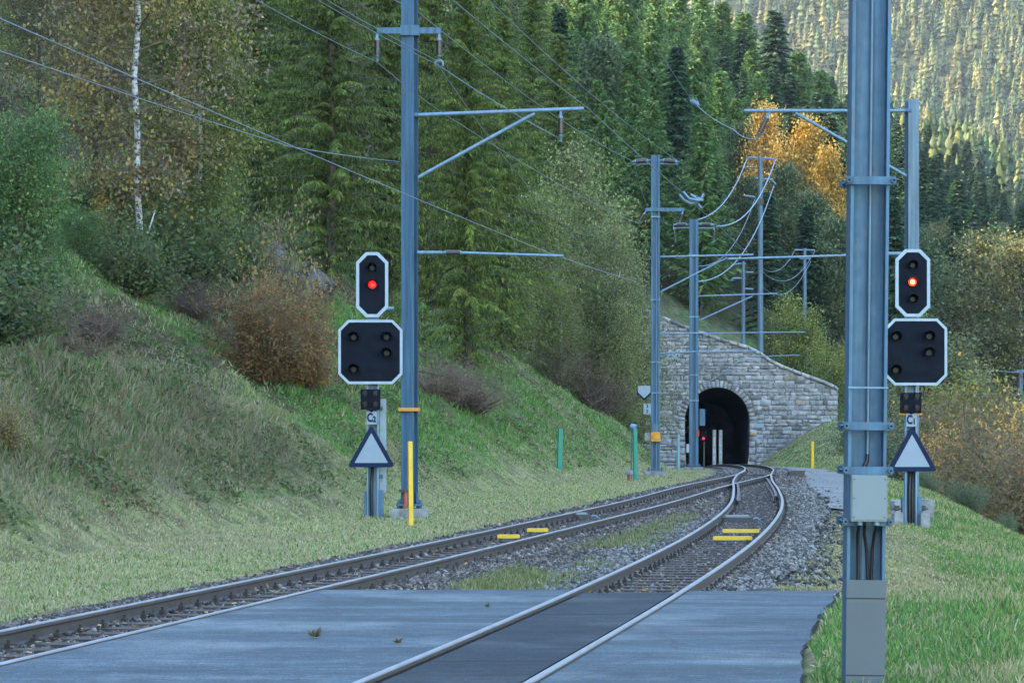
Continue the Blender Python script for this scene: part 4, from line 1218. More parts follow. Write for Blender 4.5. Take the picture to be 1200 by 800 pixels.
val = [(SV_B, 3.6, 1166, 132, 500, 'large dark brown shrub on the valley side', 1.1), (SV_B, 3.6, 1205, 118, 520, 'brown shrub cut by the right edge', 1.0),
       (SV_O, 3.6, 1104, 150, 512, 'bright orange shrub right of the triangle sign', .75), (SV_O, 3.6, 1205, 140, 488, 'orange shrub at the right edge above the brown ones', .7),
       (SV_G, 3.0, 1132, 104, 563, 'grey-green shrub behind the grassy crest', 1.0), (SV_G, 3.0, 1085, 112, 548, 'grey-green shrub directly behind the right signal foot', .9),
       (SV_G, 3.0, 1045, 160, 500, 'grey-green shrub behind the right signal post', 1.0), (SV_B, 3.6, 1140, 160, 478, 'mauve brown shrub above the large brown one', 1.0),
       (SV_G, 3.0, 1178, 96, 600, 'grey-green shrub lowest on the grassy crest', .8), (SV_G, 3.0, 1010, 172, 478, 'grey-green shrub behind the foreground mast', 1.0),
       (SV_B, 3.6, 1190, 172, 470, 'dull brown shrub by the small far post', 1.0)]
for t, H0, px, Y, top, lab, wd in val: put(t, H0, px, Y, top, lab, 'shrub', 'shrub', 'shrubs on the valley side', parts=PS, wide=wd)

# -- far mountainside wood, one mass
def far_forest():
    g = np.random.default_rng(3)
    n = 36000
    Y = 600 + (3000 - 600) * g.random(n) ** 0.75
    X = (g.random(n) * 2 - 1) * 0.21 * Y
    k = (X > -0.02 * Y) | (Y < 800)
    X, Y = X[k], Y[k]
    den = fbm(X * 0.012, Y * 0.006, 3)
    k = ((den > 0.34) | (g.random(len(X)) < .4)) & (g.random(len(X)) < np.where(Y < 1150, .45, 1)); X, Y = X[k], Y[k]
    if rest:
        r = np.array(rest); X = np.concatenate([X, r[:, 0]]); Y = np.concatenate([Y, r[:, 1]])
    z = terrain(X, Y)
    py = HOR - (z + 18 - CAMZ) * FPX / Y
    k = (py < 520) & (HOR - (z - CAMZ) * FPX / Y > -60); X, Y, z = X[k], Y[k], z[k]; n = len(X)
    H = g.uniform(10, 20, n); R = H * g.uniform(.15, .23, n)
    nb = 46
    u = ((np.arange(nb) + g.random((n, nb))) / nb)
    az = g.random((n, nb)) * 6.283
    L = (R[:, None] * (1 - u) ** .8 * (.6 + .7 * g.random((n, nb))) + .3)
    zz = z[:, None] + H[:, None] * (.06 + .94 * u)
    A = np.stack([np.cos(az), np.sin(az), -.55 + .5 * u + .3 * (g.random((n, nb)) - .5)], -1); A = unit(A)
    C = np.stack([X[:, None] + A[..., 0] * L * .5, Y[:, None] + A[..., 1] * L * .5, zz + A[..., 2] * L * .5], -1)
    tc = palette(n, [(0.05, 0.09, 0.03), (0.095, 0.12, 0.035), (0.17, 0.155, 0.04), (0.022, 0.045, 0.024), (0.12, 0.125, 0.04)], [3, 3, 3, 2, 2], .25)
    dark = (Y < 1150)[:, None]
    tc = np.where(dark, tc * np.array([.9, 1.0, 1.0]), tc)
    col = np.repeat(tc, nb, 0) * (.6 + .8 * g.random((n * nb, 1)))
    V, F, cc = diamonds(C.reshape(-1, 3), A.reshape(-1, 3), (L * 1.15).ravel(), (L * .34).ravel() + .2, col)
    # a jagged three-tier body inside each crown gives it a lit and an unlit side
    ns = 8; tiers = [(0.04, 0.30, .95), (0.20, 0.46, .84), (0.36, 0.62, .70), (0.52, 0.78, .54), (0.67, 0.90, .38), (0.80, 1.0, .22)]
    V2 = []; F2 = []; off = 0
    for (a0, a1, rr) in tiers:
        th = (np.arange(ns) / ns * 6.283)[None] + g.random((n, 1)) * 6.28
        rad = R[:, None] * rr * (.35 + .95 * g.random((n, ns)))
        rim = np.stack([X[:, None] + np.cos(th) * rad, Y[:, None] + np.sin(th) * rad, z[:, None] + H[:, None] * (a0 + .10 * g.random((n, ns)))], -1)
        tip = np.stack([X, Y, z + H * a1], -1)[:, None]
        vv = np.concatenate([rim, tip], 1); V2.append(vv.reshape(-1, 3))
        k_ = np.arange(ns); f = np.stack([k_, (k_ + 1) % ns, np.full(ns, ns)], -1)
        F2.append((f[None] + off + (ns + 1) * np.arange(n)[:, None, None]).reshape(-1, 3)); off += n * (ns + 1)
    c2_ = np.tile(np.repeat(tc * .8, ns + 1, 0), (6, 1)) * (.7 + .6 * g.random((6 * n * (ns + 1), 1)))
    V2 = np.concatenate(V2); F2 = np.concatenate(F2)
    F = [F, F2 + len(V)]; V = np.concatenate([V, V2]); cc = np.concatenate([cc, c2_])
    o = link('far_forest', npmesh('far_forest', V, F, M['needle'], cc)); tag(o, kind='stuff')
    print('far trees', n)
far_forest()

# -- grass blades (stuff)
def grass(n, y0, y1, name, where, hfun, colf, side=0):
    g = np.random.default_rng(len(name) + n % 97)
    Y = y0 * (y1 / y0) ** (g.random(n) ** 0.85)
    X = (g.random(n) * 2 - 1) * (0.182 * Y + .3)
    k = where(X, Y, g.random(n)); X, Y = X[k], Y[k]; n = len(X)
    z = terrain(X, Y)
    h = hfun(X, Y) * (.5 + g.random(n))
    lean = unit(np.stack([g.normal(size=n) * .55, g.normal(size=n) * .55, np.ones(n)], -1))
    # bend: two triangles per blade
    w = (0.004 + 0.00016 * Y) * (.6 + .8 * g.random(n)) 
    sd = unit(np.stack([g.normal(size=n), g.normal(size=n) * .4, np.zeros(n)], -1))
    P = np.stack([X, Y, z - .02], -1)
    tip = lean * h[:, None]; mid = tip * .55 + np.stack([np.zeros(n), np.zeros(n), h * .12], -1)
    V = np.stack([P - sd * w[:, None], P + sd * w[:, None], P + mid + sd * w[:, None] * .7, P + tip, P + mid - sd * w[:, None] * .7], 1).reshape(-1, 3)
    b = 5 * np.arange(n)[:, None]
    F4 = b + np.array([[0, 1, 2, 4]]); F3 = b + np.array([[4, 2, 3]])
    col = np.repeat(colf(X, Y, n), 5, 0)
    o = link(name, npmesh(name, V, [F4, F3], M['grass'], col)); tag(o, kind='stuff')
    print(name, n)

def dl(X, Y): return toe(np.minimum(Y, 194.5)) - X
def left_ok(X, Y, r):
    d = dl(X, Y); n2 = fbm(X * 1.3, Y * .7, 3)
    n3 = fbm(X * 0.16 + 3, Y * 0.09, 3); r = r + .55 * sm(.54, .62, n3) * sm(2, 5, d)
    b = np.abs(X - c1(np.clip(Y, 0, 110))); a = np.abs(X - c2(Y))
    return (X < c1(np.clip(Y, 0, 110))) & (b > 1.55 + .5 * n2) & (a > 2.0) & (r < .35 + .8 * n2)
def left_h(X, Y):
    d = dl(X, Y); n1 = fbm(X * .5, Y * .25, 4)
    kn = sm(66, 60, Y) * sm(.8, 2, d) * sm(6.5, 5, d)
    return np.where(d < .4, .05, .05 + .075 * sm(.4, 3, d) * (0.4 + 1.2 * n1) + kn * .05) * (1 + .6 * (fbm(X * 2.2, Y * 1.5, 2) > .62))
def left_c(X, Y, n):
    d = dl(X, Y); n1 = fbm(X * .5, Y * .25, 4); n3 = fbm(X * .22 + 5, Y * .11, 3); r = RNG.random(n)
    green = palette(n, [(0.09, 0.21, 0.04), (0.13, 0.25, 0.05), (0.07, 0.15, 0.04)], [3, 3, 2], .2)
    straw = palette(n, [(0.34, 0.30, 0.18), (0.26, 0.23, 0.13), (0.28, 0.21, 0.14)], [3, 3, 1], .2)
    mid = palette(n, [(0.21, 0.24, 0.09), (0.16, 0.20, 0.07), (0.25, 0.26, 0.12)], [3, 3, 2], .2)
    pale = palette(n, [(0.36, 0.34, 0.17), (0.28, 0.30, 0.12), (0.40, 0.34, 0.22)], [3, 3, 2], .2); mid = mix(mid, pale, sm(1.2, .3, d))
    p_straw = .22 + .45 * sm(.50, .66, n3); p_straw = np.where((Y < 64) & (d > .8) & (d < 5), .66, p_straw)
    p_green = .15 + .80 * sm(.42, .56, n1 + .07 * (Y > 66)); p_green = np.where((Y > 70) & (d > 1.5), np.maximum(p_green, .72), p_green); p_straw = np.where((Y > 66) & (n1 > .46), p_straw * .45, p_straw); p_green = np.where(d < .6, .25, p_green)
    c = np.where((r < p_straw)[:, None], straw, mid)
    c = np.where(((r > p_straw) & (RNG.random(n) < p_green))[:, None], green, c)
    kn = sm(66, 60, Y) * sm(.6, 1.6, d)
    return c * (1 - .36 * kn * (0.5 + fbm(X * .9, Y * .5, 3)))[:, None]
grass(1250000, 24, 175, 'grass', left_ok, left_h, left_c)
def right_ok(X, Y, r):
    a = X - c2(Y); ex = np.interp(Y, [-12, 18.6, 22, 26, 30], [1.2, 1.83, 2.15, 2.68, 3.30])
    n2 = fbm(X * 1.3, Y * .7, 3)
    onpath = (X > path_l(Y) - .1) & (X < path_r(Y)) & (Y > 54) & (Y < 165)
    return ((a > 1.15 + .5 * n2) | (Y < 30.2)) & ((Y > 30.2) | (X > ex - .02 + .16 * n2)) & ~(onpath & (r < .93)) & (r < .45 + .9 * n2 + .8 * sm(2.4, 3.6, a) + .7 * (Y < 29.5))
def right_h(X, Y):
    a = X - c2(Y); return .045 + .04 * (Y < 29.5) + .085 * sm(2.6, 4.6, a) * (.4 + 1.2 * fbm(X * .8, Y * .4, 3))
def right_c(X, Y, n):
    n1 = fbm(X * .7 + 3, Y * .35, 3); r = RNG.random(n)
    green = palette(n, [(0.07, 0.18, 0.035), (0.12, 0.24, 0.045), (0.07, 0.14, 0.045)], [3, 3, 2], .2)
    straw = palette(n, [(0.36, 0.31, 0.17), (0.26, 0.24, 0.11), (0.22, 0.23, 0.09)], [3, 3, 3], .2)
    return np.where((r < .30 + .45 * sm(.45, .6, n1) + .6 * sm(3.4, 2.4, X - c2(Y)) * (Y > 29))[:, None], straw, green)
grass(650000, 18, 190, 'grass', right_ok, right_h, right_c)
def mid_ok(X, Y, r):
    n2 = fbm(X * .8, Y * .35, 3); t = (X - c1(Y)) / np.maximum(c2(Y) - c1(Y), .1)
    return (t > .36) & (t < .78) & (X > c1(Y) + 1.1) & (X < c2(Y) - 1.0) & (Y > 30.3) & (Y < 70) & (n2 > .40)
grass(420000, 30, 70, 'grass', mid_ok, lambda X, Y: .12 + 0 * X, lambda X, Y, n: palette(n, [(0.16, 0.18, 0.06), (0.10, 0.15, 0.05), (0.24, 0.20, 0.10)], [3, 2, 2]))

def scatter_weeds(name, ncl, y0, y1, where, per, size, cols, wts, flat=False, spread=.16, hh=.22):
    g = np.random.default_rng(ncl); Y = y0 * (y1 / y0) ** (g.random(ncl) ** .9); X = (g.random(ncl) * 2 - 1) * (0.18 * Y)
    k = where(X, Y, g.random(ncl)); X, Y = X[k], Y[k]; m = len(X); s = .5 + g.random(m)
    Xs = np.repeat(X, per) + g.normal(size=m * per) * spread * np.repeat(s, per); Ys = np.repeat(Y, per) + g.normal(size=m * per) * spread * np.repeat(s, per)
    a_, b_ = trackdist(Xs, Ys); bed = np.maximum(sm(1.75, 1.25, a_), sm(1.75, 1.25, b_))
    Z = terrain(Xs, Ys) * (1 - bed) + (zr(Ys) - .13) * bed
    n = m * per; up = (.03 if flat else hh * np.repeat(s, per)) * g.random(n) + .03
    A = g.normal(size=(n, 3)); A[:, 2] = A[:, 2] * (.15 if flat else .7) + (0 if flat else .5); A = unit(A)
    L = size * (.5 + g.random(n)); N = g.normal(size=(n, 3)) * (.25 if flat else 1); N[:, 2] += 1
    cc0 = palette(n, cols, wts) * .5 + np.repeat(palette(m, cols, wts), per, 0) * .5
    V, F, cc = diamonds(np.stack([Xs, Ys, Z + up], -1), A, L, L * .5, cc0, N)
    o = link(name, npmesh(name, V, F, M['grass'], cc)); tag(o, kind='stuff')
bank = lambda X, Y, r: (dl(X, Y) > .5) & (Y < 194) & (fbm(X * .6 + 2, Y * .35, 3) > .43)
rbank = lambda X, Y, r: (X - c2(Y) > 3.3) & (Y < 194) & (fbm(X * .9 + 2, Y * .5, 3) > .5)
scatter_weeds('meadow_weeds', 9000, 30, 160, bank, 26, .085, [(0.05, 0.09, 0.03), (0.09, 0.13, 0.04), (0.12, 0.09, 0.05), (0.17, 0.15, 0.06), (0.16, 0.09, 0.05)], [4, 4, 2, 1, 1])
scatter_weeds('meadow_weeds', 3200, 19, 130, rbank, 18, .045, [(0.06, 0.13, 0.03), (0.10, 0.17, 0.04), (0.22, 0.20, 0.06), (0.15, 0.11, 0.06)], [4, 3, 2, 1], hh=.13, spread=.12)
scatter_weeds('fallen_leaves', 16000, 20, 120, lambda X, Y, r: (off_asphalt(X, Y) | (r < .05)) & (r < .25 + .75 * (dl(X, Y) > -1.5)), 1, .055, [(0.45, 0.30, 0.06), (0.30, 0.17, 0.07), (0.22, 0.13, 0.07), (0.40, 0.34, 0.16)], [2, 2, 3, 1], flat=True)

# -- rocks and logs on the slope
def rock(px, Y, sx, sy, sz_, label, seed, dz=0.0):
    g = np.random.default_rng(seed); import bmesh
    bm = bmesh.new(); bmesh.ops.create_icosphere(bm, subdivisions=4, radius=1)
    for v in bm.verts:
        p = v.co.copy(); q = 1 + .55 * (fbm(np.array([p.x * 1.3 + seed]), np.array([p.y * 1.3 + p.z * 1.9]), 4)[0] - .5)
        p = p * q
        for ax in g.normal(size=(1, 3)): pass
        v.co = p
    rnd = random.Random(seed)
    for k in range(16):      # planar cuts make broken faces
        nrm = Vector((rnd.gauss(0, 1), rnd.gauss(0, 1), rnd.gauss(0, .7))).normalized(); dd = rnd.uniform(.55, .85)
        for v in bm.verts:
            e = v.co.dot(nrm) - dd
            if e > 0: v.co -= nrm * e * .95
    for v in bm.verts: v.co = Vector((v.co.x * sx, v.co.y * sy, v.co.z * sz_ + sz_ * .45))
    me = bpy.data.meshes.new('rock'); bm.to_mesh(me); bm.free(); me.materials.append(M['rock'])
    x = XP(px, Y); o = link('rock', me, None, (x, Y, ground_z(x, Y) - .15 + dz)); o.rotation_euler = (0, 0, rnd.uniform(0, 3))
    return tag(o, label, 'rock', 'grey rocks on the wooded slope')
rock(292, 90, .7, .7, .9, 'pale upright grey rock under the larches, leftmost of the outcrop', 1)
rock(318, 91, .7, .8, .9, 'blocky grey rock in the middle of the outcrop', 2)
rock(345, 92, .7, .8, .7, 'grey rock at the right of the outcrop above the russet shrub', 3)
rock(372, 94, .7, .7, .8, 'dark grey rock deepest under the larches', 4)
rock(266, 87, .5, .5, .5, 'small grey rock below the pale upright one', 5)
rock(905, 208, .9, .8, 1.0, 'grey rock on the slope over the tunnel', 6)
rock(872, 210, .7, .6, 1.3, 'pointed grey rock by the far mast foot', 7)
rock(846, 205, .5, .5, .4, 'low grey rock just over the portal coping', 8)

def log(px0, py0, px1, py1, Y, r, label, mat='bark'):
    a, b = W(px0, py0, Y), W(px1, py1, Y)
    for q in (a, b): q.z = max(q.z, ground_z(q.x, q.y) + r * .6) if q.z < ground_z(q.x, q.y) + 2 else q.z
    mb = MB(); pts = wob_path(a, b, 5, .03, random.Random(int(px0))); mb.tube([p - a for p in pts], [r, r, r * .9, r * .8, r * .7, r * .5], 7)
    o = mb.build('dead_branch', M[mat], None, a); return tag(o, label, 'branch', 'dead branches on the slope')
log(164, 318, 182, 246, 73, .028, 'pale leaning dead stem under the birches', 'birch')
log(283, 326, 300, 300, 84, .05, 'short pale dead branch above the russet shrub', 'birch')
log(58, 372, 92, 430, 64, .045, 'dark fallen branch above the dry knoll')
log(440, 545, 520, 440, 88, .05, 'dark slanting bare stem behind the near mast')

# ------------------------------------------------------------------ masts
def hsec(mb, w, d, z0, z1, tf=0.02, tw=0.014, x=0.0, y=0.0, open_=True):
    """H steel: open_ -> the channel faces the camera; otherwise a flange does"""
    if open_:
        mb.box(x - w / 2, x - w / 2 + tf, y - d / 2, y + d / 2, z0, z1)
        mb.box(x + w / 2 - tf, x + w / 2, y - d / 2, y + d / 2, z0, z1)
        mb.box(x - w / 2 + tf, x + w / 2 - tf, y - tw / 2, y + tw / 2, z0, z1)
    else:
        mb.box(x - w / 2, x + w / 2, y - d / 2, y - d / 2 + tf, z0, z1)
        mb.box(x - w / 2, x + w / 2, y + d / 2 - tf, y + d / 2, z0, z1)
        mb.box(x - tw / 2, x + tw / 2, y - d / 2 + tf, y + d / 2 - tf, z0, z1)

def footing(t, w, d, z0, z1, bolts=True, mat='concrete'):
    mb = MB(); mb.box(-w / 2, w / 2, -d / 2, d / 2, z0, z1, 0.03); mb.build('foundation', M[mat], t)
    if bolts:
        mb = MB(); mb.box(-w * .36, w * .36, -d * .36, d * .36, z1 + .05, z1 + .085)
        for sx in (-1, 1):
            for sy in (-1, 1):
                mb.tube([(sx * w * .29, sy * d * .29, z1 - .01), (sx * w * .29, sy * d * .29, z1 + .15)], .018, 6)
                mb.tube([(sx * w * .29, sy * d * .29, z1 + .086), (sx * w * .29, sy * d * .29, z1 + .115)], .034, 6)
        mb.build('base_plate', M['galv'], t)

def insulator(parent, p, q, r=0.055, n=7, body='insul', cap='galv_light'):
    """ribbed insulator from p to q (local coordinates of parent)"""
    p = Vector(p); q = Vector(q); d = q - p; L = d.length
    mb = MB(); pts = []; rr = []
    for i in range(n * 2 + 1):
        t = .22 + .56 * i / (n * 2); pts.append(p + d * t); rr.append(r if i % 2 else r * .5)
    mb.tube(pts, rr, 8); o = mb.build('insulator', M[body], parent)
    for e_, f_ in ((p, d), (q, -d)):
        mb = MB(); mb.tube([e_, e_ + f_ * .15, e_ + f_ * .16, e_ + f_ * .23], [r * .38, r * .38, r * .62, r * .62], 8); mb.build('fitting', M[cap], o)
    return o

def part_tube(name, pts, r, mat, parent, sides=8):
    mb = MB(); mb.tube(pts, r, sides); return mb.build(name, M[mat], parent)

def rel(t, px, py, Y):
    return W(px, py, Y) - t.location

# --- large foreground mast
YF = 18.9
t = empty('catenary_mast', (XP(1010.5, YF), YF, ground_z(XP(1010.5, YF), YF) - 0.1), 'large foreground steel mast with cable box and grey cover plates', 'mast', 'overhead line masts')
fg = t; t.rotation_euler = (0, math.radians(.62), 0); zf = lambda py: W(1015, py, YF - .13).z - t.location.z
mb = MB(); hsec(mb, .242, .24, -.5, 12.5, .02, .014); mb.build('column', M['galv'], t)
mb = MB(); mb.tube([(.012, -.032, zf(532)), (.012, -.032, 12.2)], .011, 8); mb.build('conduit', M['galv_light'], t)
part_tube('cable', [(.012, -.032, zf(532)), (.010, -.035, zf(540)), (-.02, -.045, zf(550)), (-.03, -.05, zf(557)), (-.032, -.06, zf(566))], .012, 'rubber', t)
def clamp(py, thick=.035, wide=.315):
    z = zf(py); mb = MB()
    mb.box(-wide / 2, wide / 2, -.175, -.145, z - thick / 2, z + thick / 2, .006)
    mb.box(-wide / 2, wide / 2, .145, .175, z - thick / 2, z + thick / 2, .006)
    for s in (-1, 1):
        mb.tube([(s * .140, -.2, z), (s * .140, .2, z)], .008, 6); mb.tube([(s * .140, -.2, z), (s * .140, -.175, z)], .018, 6)
    o = mb.build('clamp', M['galv'], t); return o
clamp(212, .05); clamp(499, .05); clamp(551, .05); clamp(611, .05)
mb = MB(); mb.box(-.126, .126, -.1365, -.1335, zf(455), zf(453)); mb.build('band', M['galv_light'], t)
mb = MB(); mb.box(-.112, .112, -.255, -.18, zf(610), zf(556), .004); bx_ = mb.build('cable_box', M['box'], t)
mb = MB(); mb.box(-.106, .106, -.262, -.2555, zf(608), zf(558), .003)
mb.build('lid', M['box'], bx_)
mb = MB()
for sx in (-.096, .096):
    for py in (561, 583, 605): mb.tube([(sx, -.266, zf(py)), (sx, -.262, zf(py))], .0045, 6)
mb.build('screw', M['seam'], bx_)
for x in (-.055, .05):
    part_tube('cable_gland', [(x, -.215, zf(610)), (x, -.215, zf(614.5))], .022, 'galv_light', bx_, 10)
for k, (x, dx) in enumerate(((-.055, .01), (-.02, .03), (.055, -.01))):
    part_tube('cable', [(x, -.2, zf(613)), (x + dx * .3, -.10, zf(626)), (x + dx, -.06, zf(645)), (x + dx * 1.4, -.05, zf(690))], .0105, 'rubber', t)
mb = MB(); mb.box(-.013, .013, -.012, -.0095, zf(680), zf(622)); mb.build('web_plate', M['galv_light'], t)
for (a, b) in ((700, 679), (790, 701.5), (840, 791.5)):
    mb = MB(); mb.box(-.124, .124, -.150, -.132, zf(a), zf(b), .002); mb.build('cover_plate', M['cover'], t)
mb = MB(); mb.box(-.12, .12, -.140, -.133, zf(838), zf(682)); mb.build('cover_backing', M['seam'], t)

# --- near left mast
YA = 58.0
gx = XP(480, YA); t = empty('catenary_mast', (gx, YA, ground_z(gx, YA)), 'tall steel mast beside the left signal, with bracket tube and yellow band', 'mast', 'overhead line masts')
mA = t; za = lambda py: W(480, py, YA).z - t.location.z
mbc = MB(); hsec(mbc, .26, .26, .23, za(-140), .02, .014, open_=False); c_ = mbc.build('column', M['galv'], t)
c_.rotation_euler = (0, 0, math.radians(-17))
footing(t, .72, .7, -.5, .19)
mb = MB(); mb.box(-.62, .62, -.19, -.15, za(41), za(34), .004); mb.box(-.17, .19, -.2, .18, za(43), za(31), .004); mb.build('cross_arm', M['galv'], t)
for px, z0, z1 in ((442, 40, 72), (514.5, 40, 72)):
    p = rel(t, px, z0, YA - .17); q = rel(t, px, z1, YA - .17); insulator(t, p, q, .075)
mb = MB(); p = rel(t, 514.5, 70, YA - .17); mb.tube([p, p + Vector((-.07, 0, -.05)), p + Vector((-.07, 0, -.12))], .022, 6); mb.tube([p, p + Vector((.07, 0, -.05)), p + Vector((.07, 0, -.12))], .022, 6); mb.build('wire_clamp', M['galv_light'], t)
def bracket(t, m0, e0, s0, s1, Y, r=.038, e_Y=None):
    p, q = rel(t, *m0, Y), rel(t, *e0, Y)
    o = part_tube('bracket_tube', [p, q], r, 'galv_light', t, 10)
    mb = MB(); d = (p - q).normalized(); mb.tube([p - d * .02, p + d * .1], r * 1.5, 8); mb.build('hinge', M['galv'], o)
    if s0:
        o = part_tube('strut', [rel(t, *s0, Y), rel(t, *s1, Y)], r * .9, 'galv_light', t, 10)
bracket(t, (489, 135), (684, 127.5), (490, 208), (627, 133), YA - .1)
insulator(t, rel(t, 657, 130, YA - .1), rel(t, 657, 166, YA - .1), .07)
part_tube('registration_tube', [rel(t, 489, 296, YA - .1), rel(t, 518, 296, YA - .1)], .035, 'galv_light', t)
insulator(t, rel(t, 516, 296, YA - .1), rel(t, 546, 296.3, YA - .1), .06)
part_tube('registration_tube', [rel(t, 544, 296.3, YA - .1), rel(t, 660, 300, YA - .1)], .028, 'galv_light', t)
mb = MB(); mb.box(-.215, .20, -.2, .2, za(481.5), za(477.5), .01); mb.build('yellow_band', M['orange'], t)
part_tube('pipe', [(-.07, -.24, .0), (-.07, -.24, .42), (-.06, -.2, .55)], .045, 'red', t)
mb = MB(); mb.box(-.2, .02, -.26, -.12, .50, .56); mb.build('pipe_bracket', M['seam'], t)
for s in (-1, 1):
    mb = MB(); mb.prism([(s * .13, .16), (s * .25, .16), (s * .25, .2), (s * .13, .5)][::s], -.02, .02); mb.build('gusset', M['galv'], t)
# top insulators out of the frame carry the feeders
mb = MB(); mb.box(-.8, .8, -.05, .05, za(-75), za(-70)); mb.build('cross_arm', M['galv'], t)

# --- slender mast left of the portal
YB = 105.0
gx = XP(768, YB); t = empty('catenary_mast', (gx, YB, ground_z(gx, YB)), 'slender steel mast left of the tunnel with orange tensioning gear low down', 'mast', 'overhead line masts')
mB = t; zb = lambda py: W(768, py, YB).z - t.location.z
mb = MB(); hsec(mb, .30, .26, zb(551), zb(182), .055, .02); mb.build('column', M['galv'], t)
footing(t, .78, .7, -.3, zb(552))
for s in (-1, 1):
    p = (s * .15, -.02, zb(188)); q = (s * .84, -.02, zb(190)); insulator(t, p, q, .10, 9)
    part_tube('stay', [(s * .15, 0, zb(192)), (s * .8, 0, zb(192.5))], .03, 'galv_light', t)
mb = MB(); mb.box(-.36, 1.0, -.18, -.13, zb(248), zb(244), .004); mb.build('cross_arm', M['galv'], t)
insulator(t, (-.34, -.16, zb(248)), (-.62, -.16, zb(262)), .07); insulator(t, (.96, -.16, zb(248)), (.82, -.16, zb(262)), .07)
part_tube('bracket_tube', [rel(t, 773, 301, YB), rel(t, 883, 298.5, YB)], .035, 'galv_light', t)
part_tube('strut', [rel(t, 774, 342, YB), rel(t, 852, 302, YB)], .03, 'galv_light', t)
part_tube('registration_tube', [rel(t, 773, 391, YB), rel(t, 944, 389, YB)], .022, 'galv_light', t)
part_tube('registration_tube', [rel(t, 773, 414, YB), rel(t, 815, 412, YB)], .03, 'galv_light', t)
for py in (255, 352, 425, 461): mb = MB(); mb.box(-.17, .17, -.145, .145, zb(py), zb(py - 1.5)); mb.build('band', M['galv_light'], t)
mb = MB(); mb.box(-.16, .16, -.3, -.14, zb(517), zb(506), .03); mb.tube([(0, -.3, zb(511)), (0, -.34, zb(511))], .12, 12); mb.build('tension_gear', M['orange'], t)
mb = MB(); mb.box(-.38, -.17, -.2, -.05, zb(516), zb(507), .02); mb.build('weight', M['concrete'], t)
mb = MB(); mb.box(-.14, .14, -.2, -.14, zb(506), zb(496), .01); mb.build('switch_box', M['galv'], t)
part_tube('cable', [(.04, -.16, .2), (.04, -.16, 3.0), (.04, -.16, zb(260))], .018, 'galv_light', t)
# white pentagon sign and number plate on a thin arm
mb = MB(); c = [(-.62, 452), (-.18, 452), (-.18, 459.5), (-.40, 466.5), (-.62, 459.5)]
c = [(x, zb(y)) for x, y in c]; sg = empty('pentagon_sign', t.location + Vector((0, 0, 0)), 'white pentagon sign on the slender mast left of the tunnel', 'sign')
mb = MB(); mb.prism([(x * 1.0 + (-.0), z - .03) for x, z in [(-.66, zb(453.5)), (-.66, zb(460.5)), (-.40, zb(468.5)), (-.15, zb(460.5)), (-.15, zb(453.5))]], -.17, -.155); mb.build('backing', M['navy'], sg)
mb = MB(); mb.prism([(x, z) for x, z in [(-.62, zb(452)), (-.62, zb(459.5)), (-.40, zb(466.5)), (-.18, zb(459.5)), (-.18, zb(452))]], -.19, -.1705); mb.build('face', M['signwhite'], sg)
part_tube('arm', [(-.5, -.15, zb(456)), (-.14, -.1, zb(456))], .015, 'galv', sg)

def text_mesh(body, size, mat, name='lettering', bold=0.0, sx=1.0, ext=.002):
    cu = bpy.data.curves.new(name, 'FONT'); cu.body = body; cu.size = size; cu.align_x = 'CENTER'; cu.align_y = 'CENTER'; cu.extrude = ext; cu.offset = bold; cu.resolution_u = 3
    ob = bpy.data.objects.new(name, cu); COL.objects.link(ob)
    dg = bpy.context.evaluated_depsgraph_get(); me = bpy.data.meshes.new_from_object(ob.evaluated_get(dg)); bpy.data.objects.remove(ob)
    R = Matrix.Rotation(math.radians(90), 4, 'X') @ Matrix.Diagonal((sx, 1, 1, 1)); me.transform(R); me.materials.clear(); me.materials.append(mat); me.name = name
    return me
sg = empty('number_plate', t.location.copy(), 'small white number plate below the pentagon sign', 'sign')
mb = MB(); mb.box(-.42, -.17, -.19, -.17, zb(485), zb(473)); mb.build('plate', M['signwhite'], sg)
for k, s_ in enumerate(('3', '5')):
    o = link('lettering', text_mesh(s_, .17, M['navy'], bold=.004), sg, (-.295, -.193, zb(476 + 6 * k)))

# --- double mast in front of the tunnel
YCm = 135.0
gx = XP(813, YCm); t = empty('catenary_mast', (gx, YCm, ground_z(gx, YCm)), 'steel mast standing before the left side of the tunnel mouth', 'mast', 'overhead line masts')
mC = t; zc = lambda py: W(813, py, YCm).z - t.location.z
mb = MB(); hsec(mb, .40, .3, -.2, zc(257), .13, .02); mb.build('column', M['galv'], t)
footing(t, .85, .7, -.5, zc(547))
for s in (-1, 1):
    insulator(t, (s * .2, -.02, zc(263)), (s * .92, -.02, zc(263.5)), .11, 9)
    part_tube('stay', [(s * .2, 0, zc(267)), (s * .9, 0, zc(267.5))], .035, 'galv_light', t)
    insulator(t, (s * .92, -.02, zc(265)), (s * .86 + .03, -.02, zc(284)), .06)
part_tube('bracket_tube', [rel(t, 818, 347, YCm), rel(t, 911, 344, YCm)], .035, 'galv_light', t)
part_tube('strut', [rel(t, 818, 376, YCm), rel(t, 882, 347, YCm)], .035, 'galv_light', t)
part_tube('registration_tube', [rel(t, 818, 412.5, YCm), rel(t, 886, 411, YCm)], .035, 'galv_light', t)
part_tube('registration_tube', [rel(t, 878, 418, YCm), rel(t, 937, 416, YCm)], .022, 'galv_light', t)
part_tube('strut', [rel(t, 824, 452, YCm), rel(t, 874, 418, YCm)], .022, 'galv_light', t)
for py in (300, 372, 391, 440, 470): mb = MB(); mb.box(-.22, .22, -.165, .165, zc(py), zc(py - 1.6)); mb.build('band', M['galv_light'], t)
mb = MB(); mb.box(.25, .5, -.2, -.05, zc(498.5), zc(479), .02); mb.build('switch_box', M['galv'], t)
mb = MB(); mb.box(.12, .24, -.2, -.155, zc(511), zc(504)); mb.build('red_plate', M['dullred'], t)
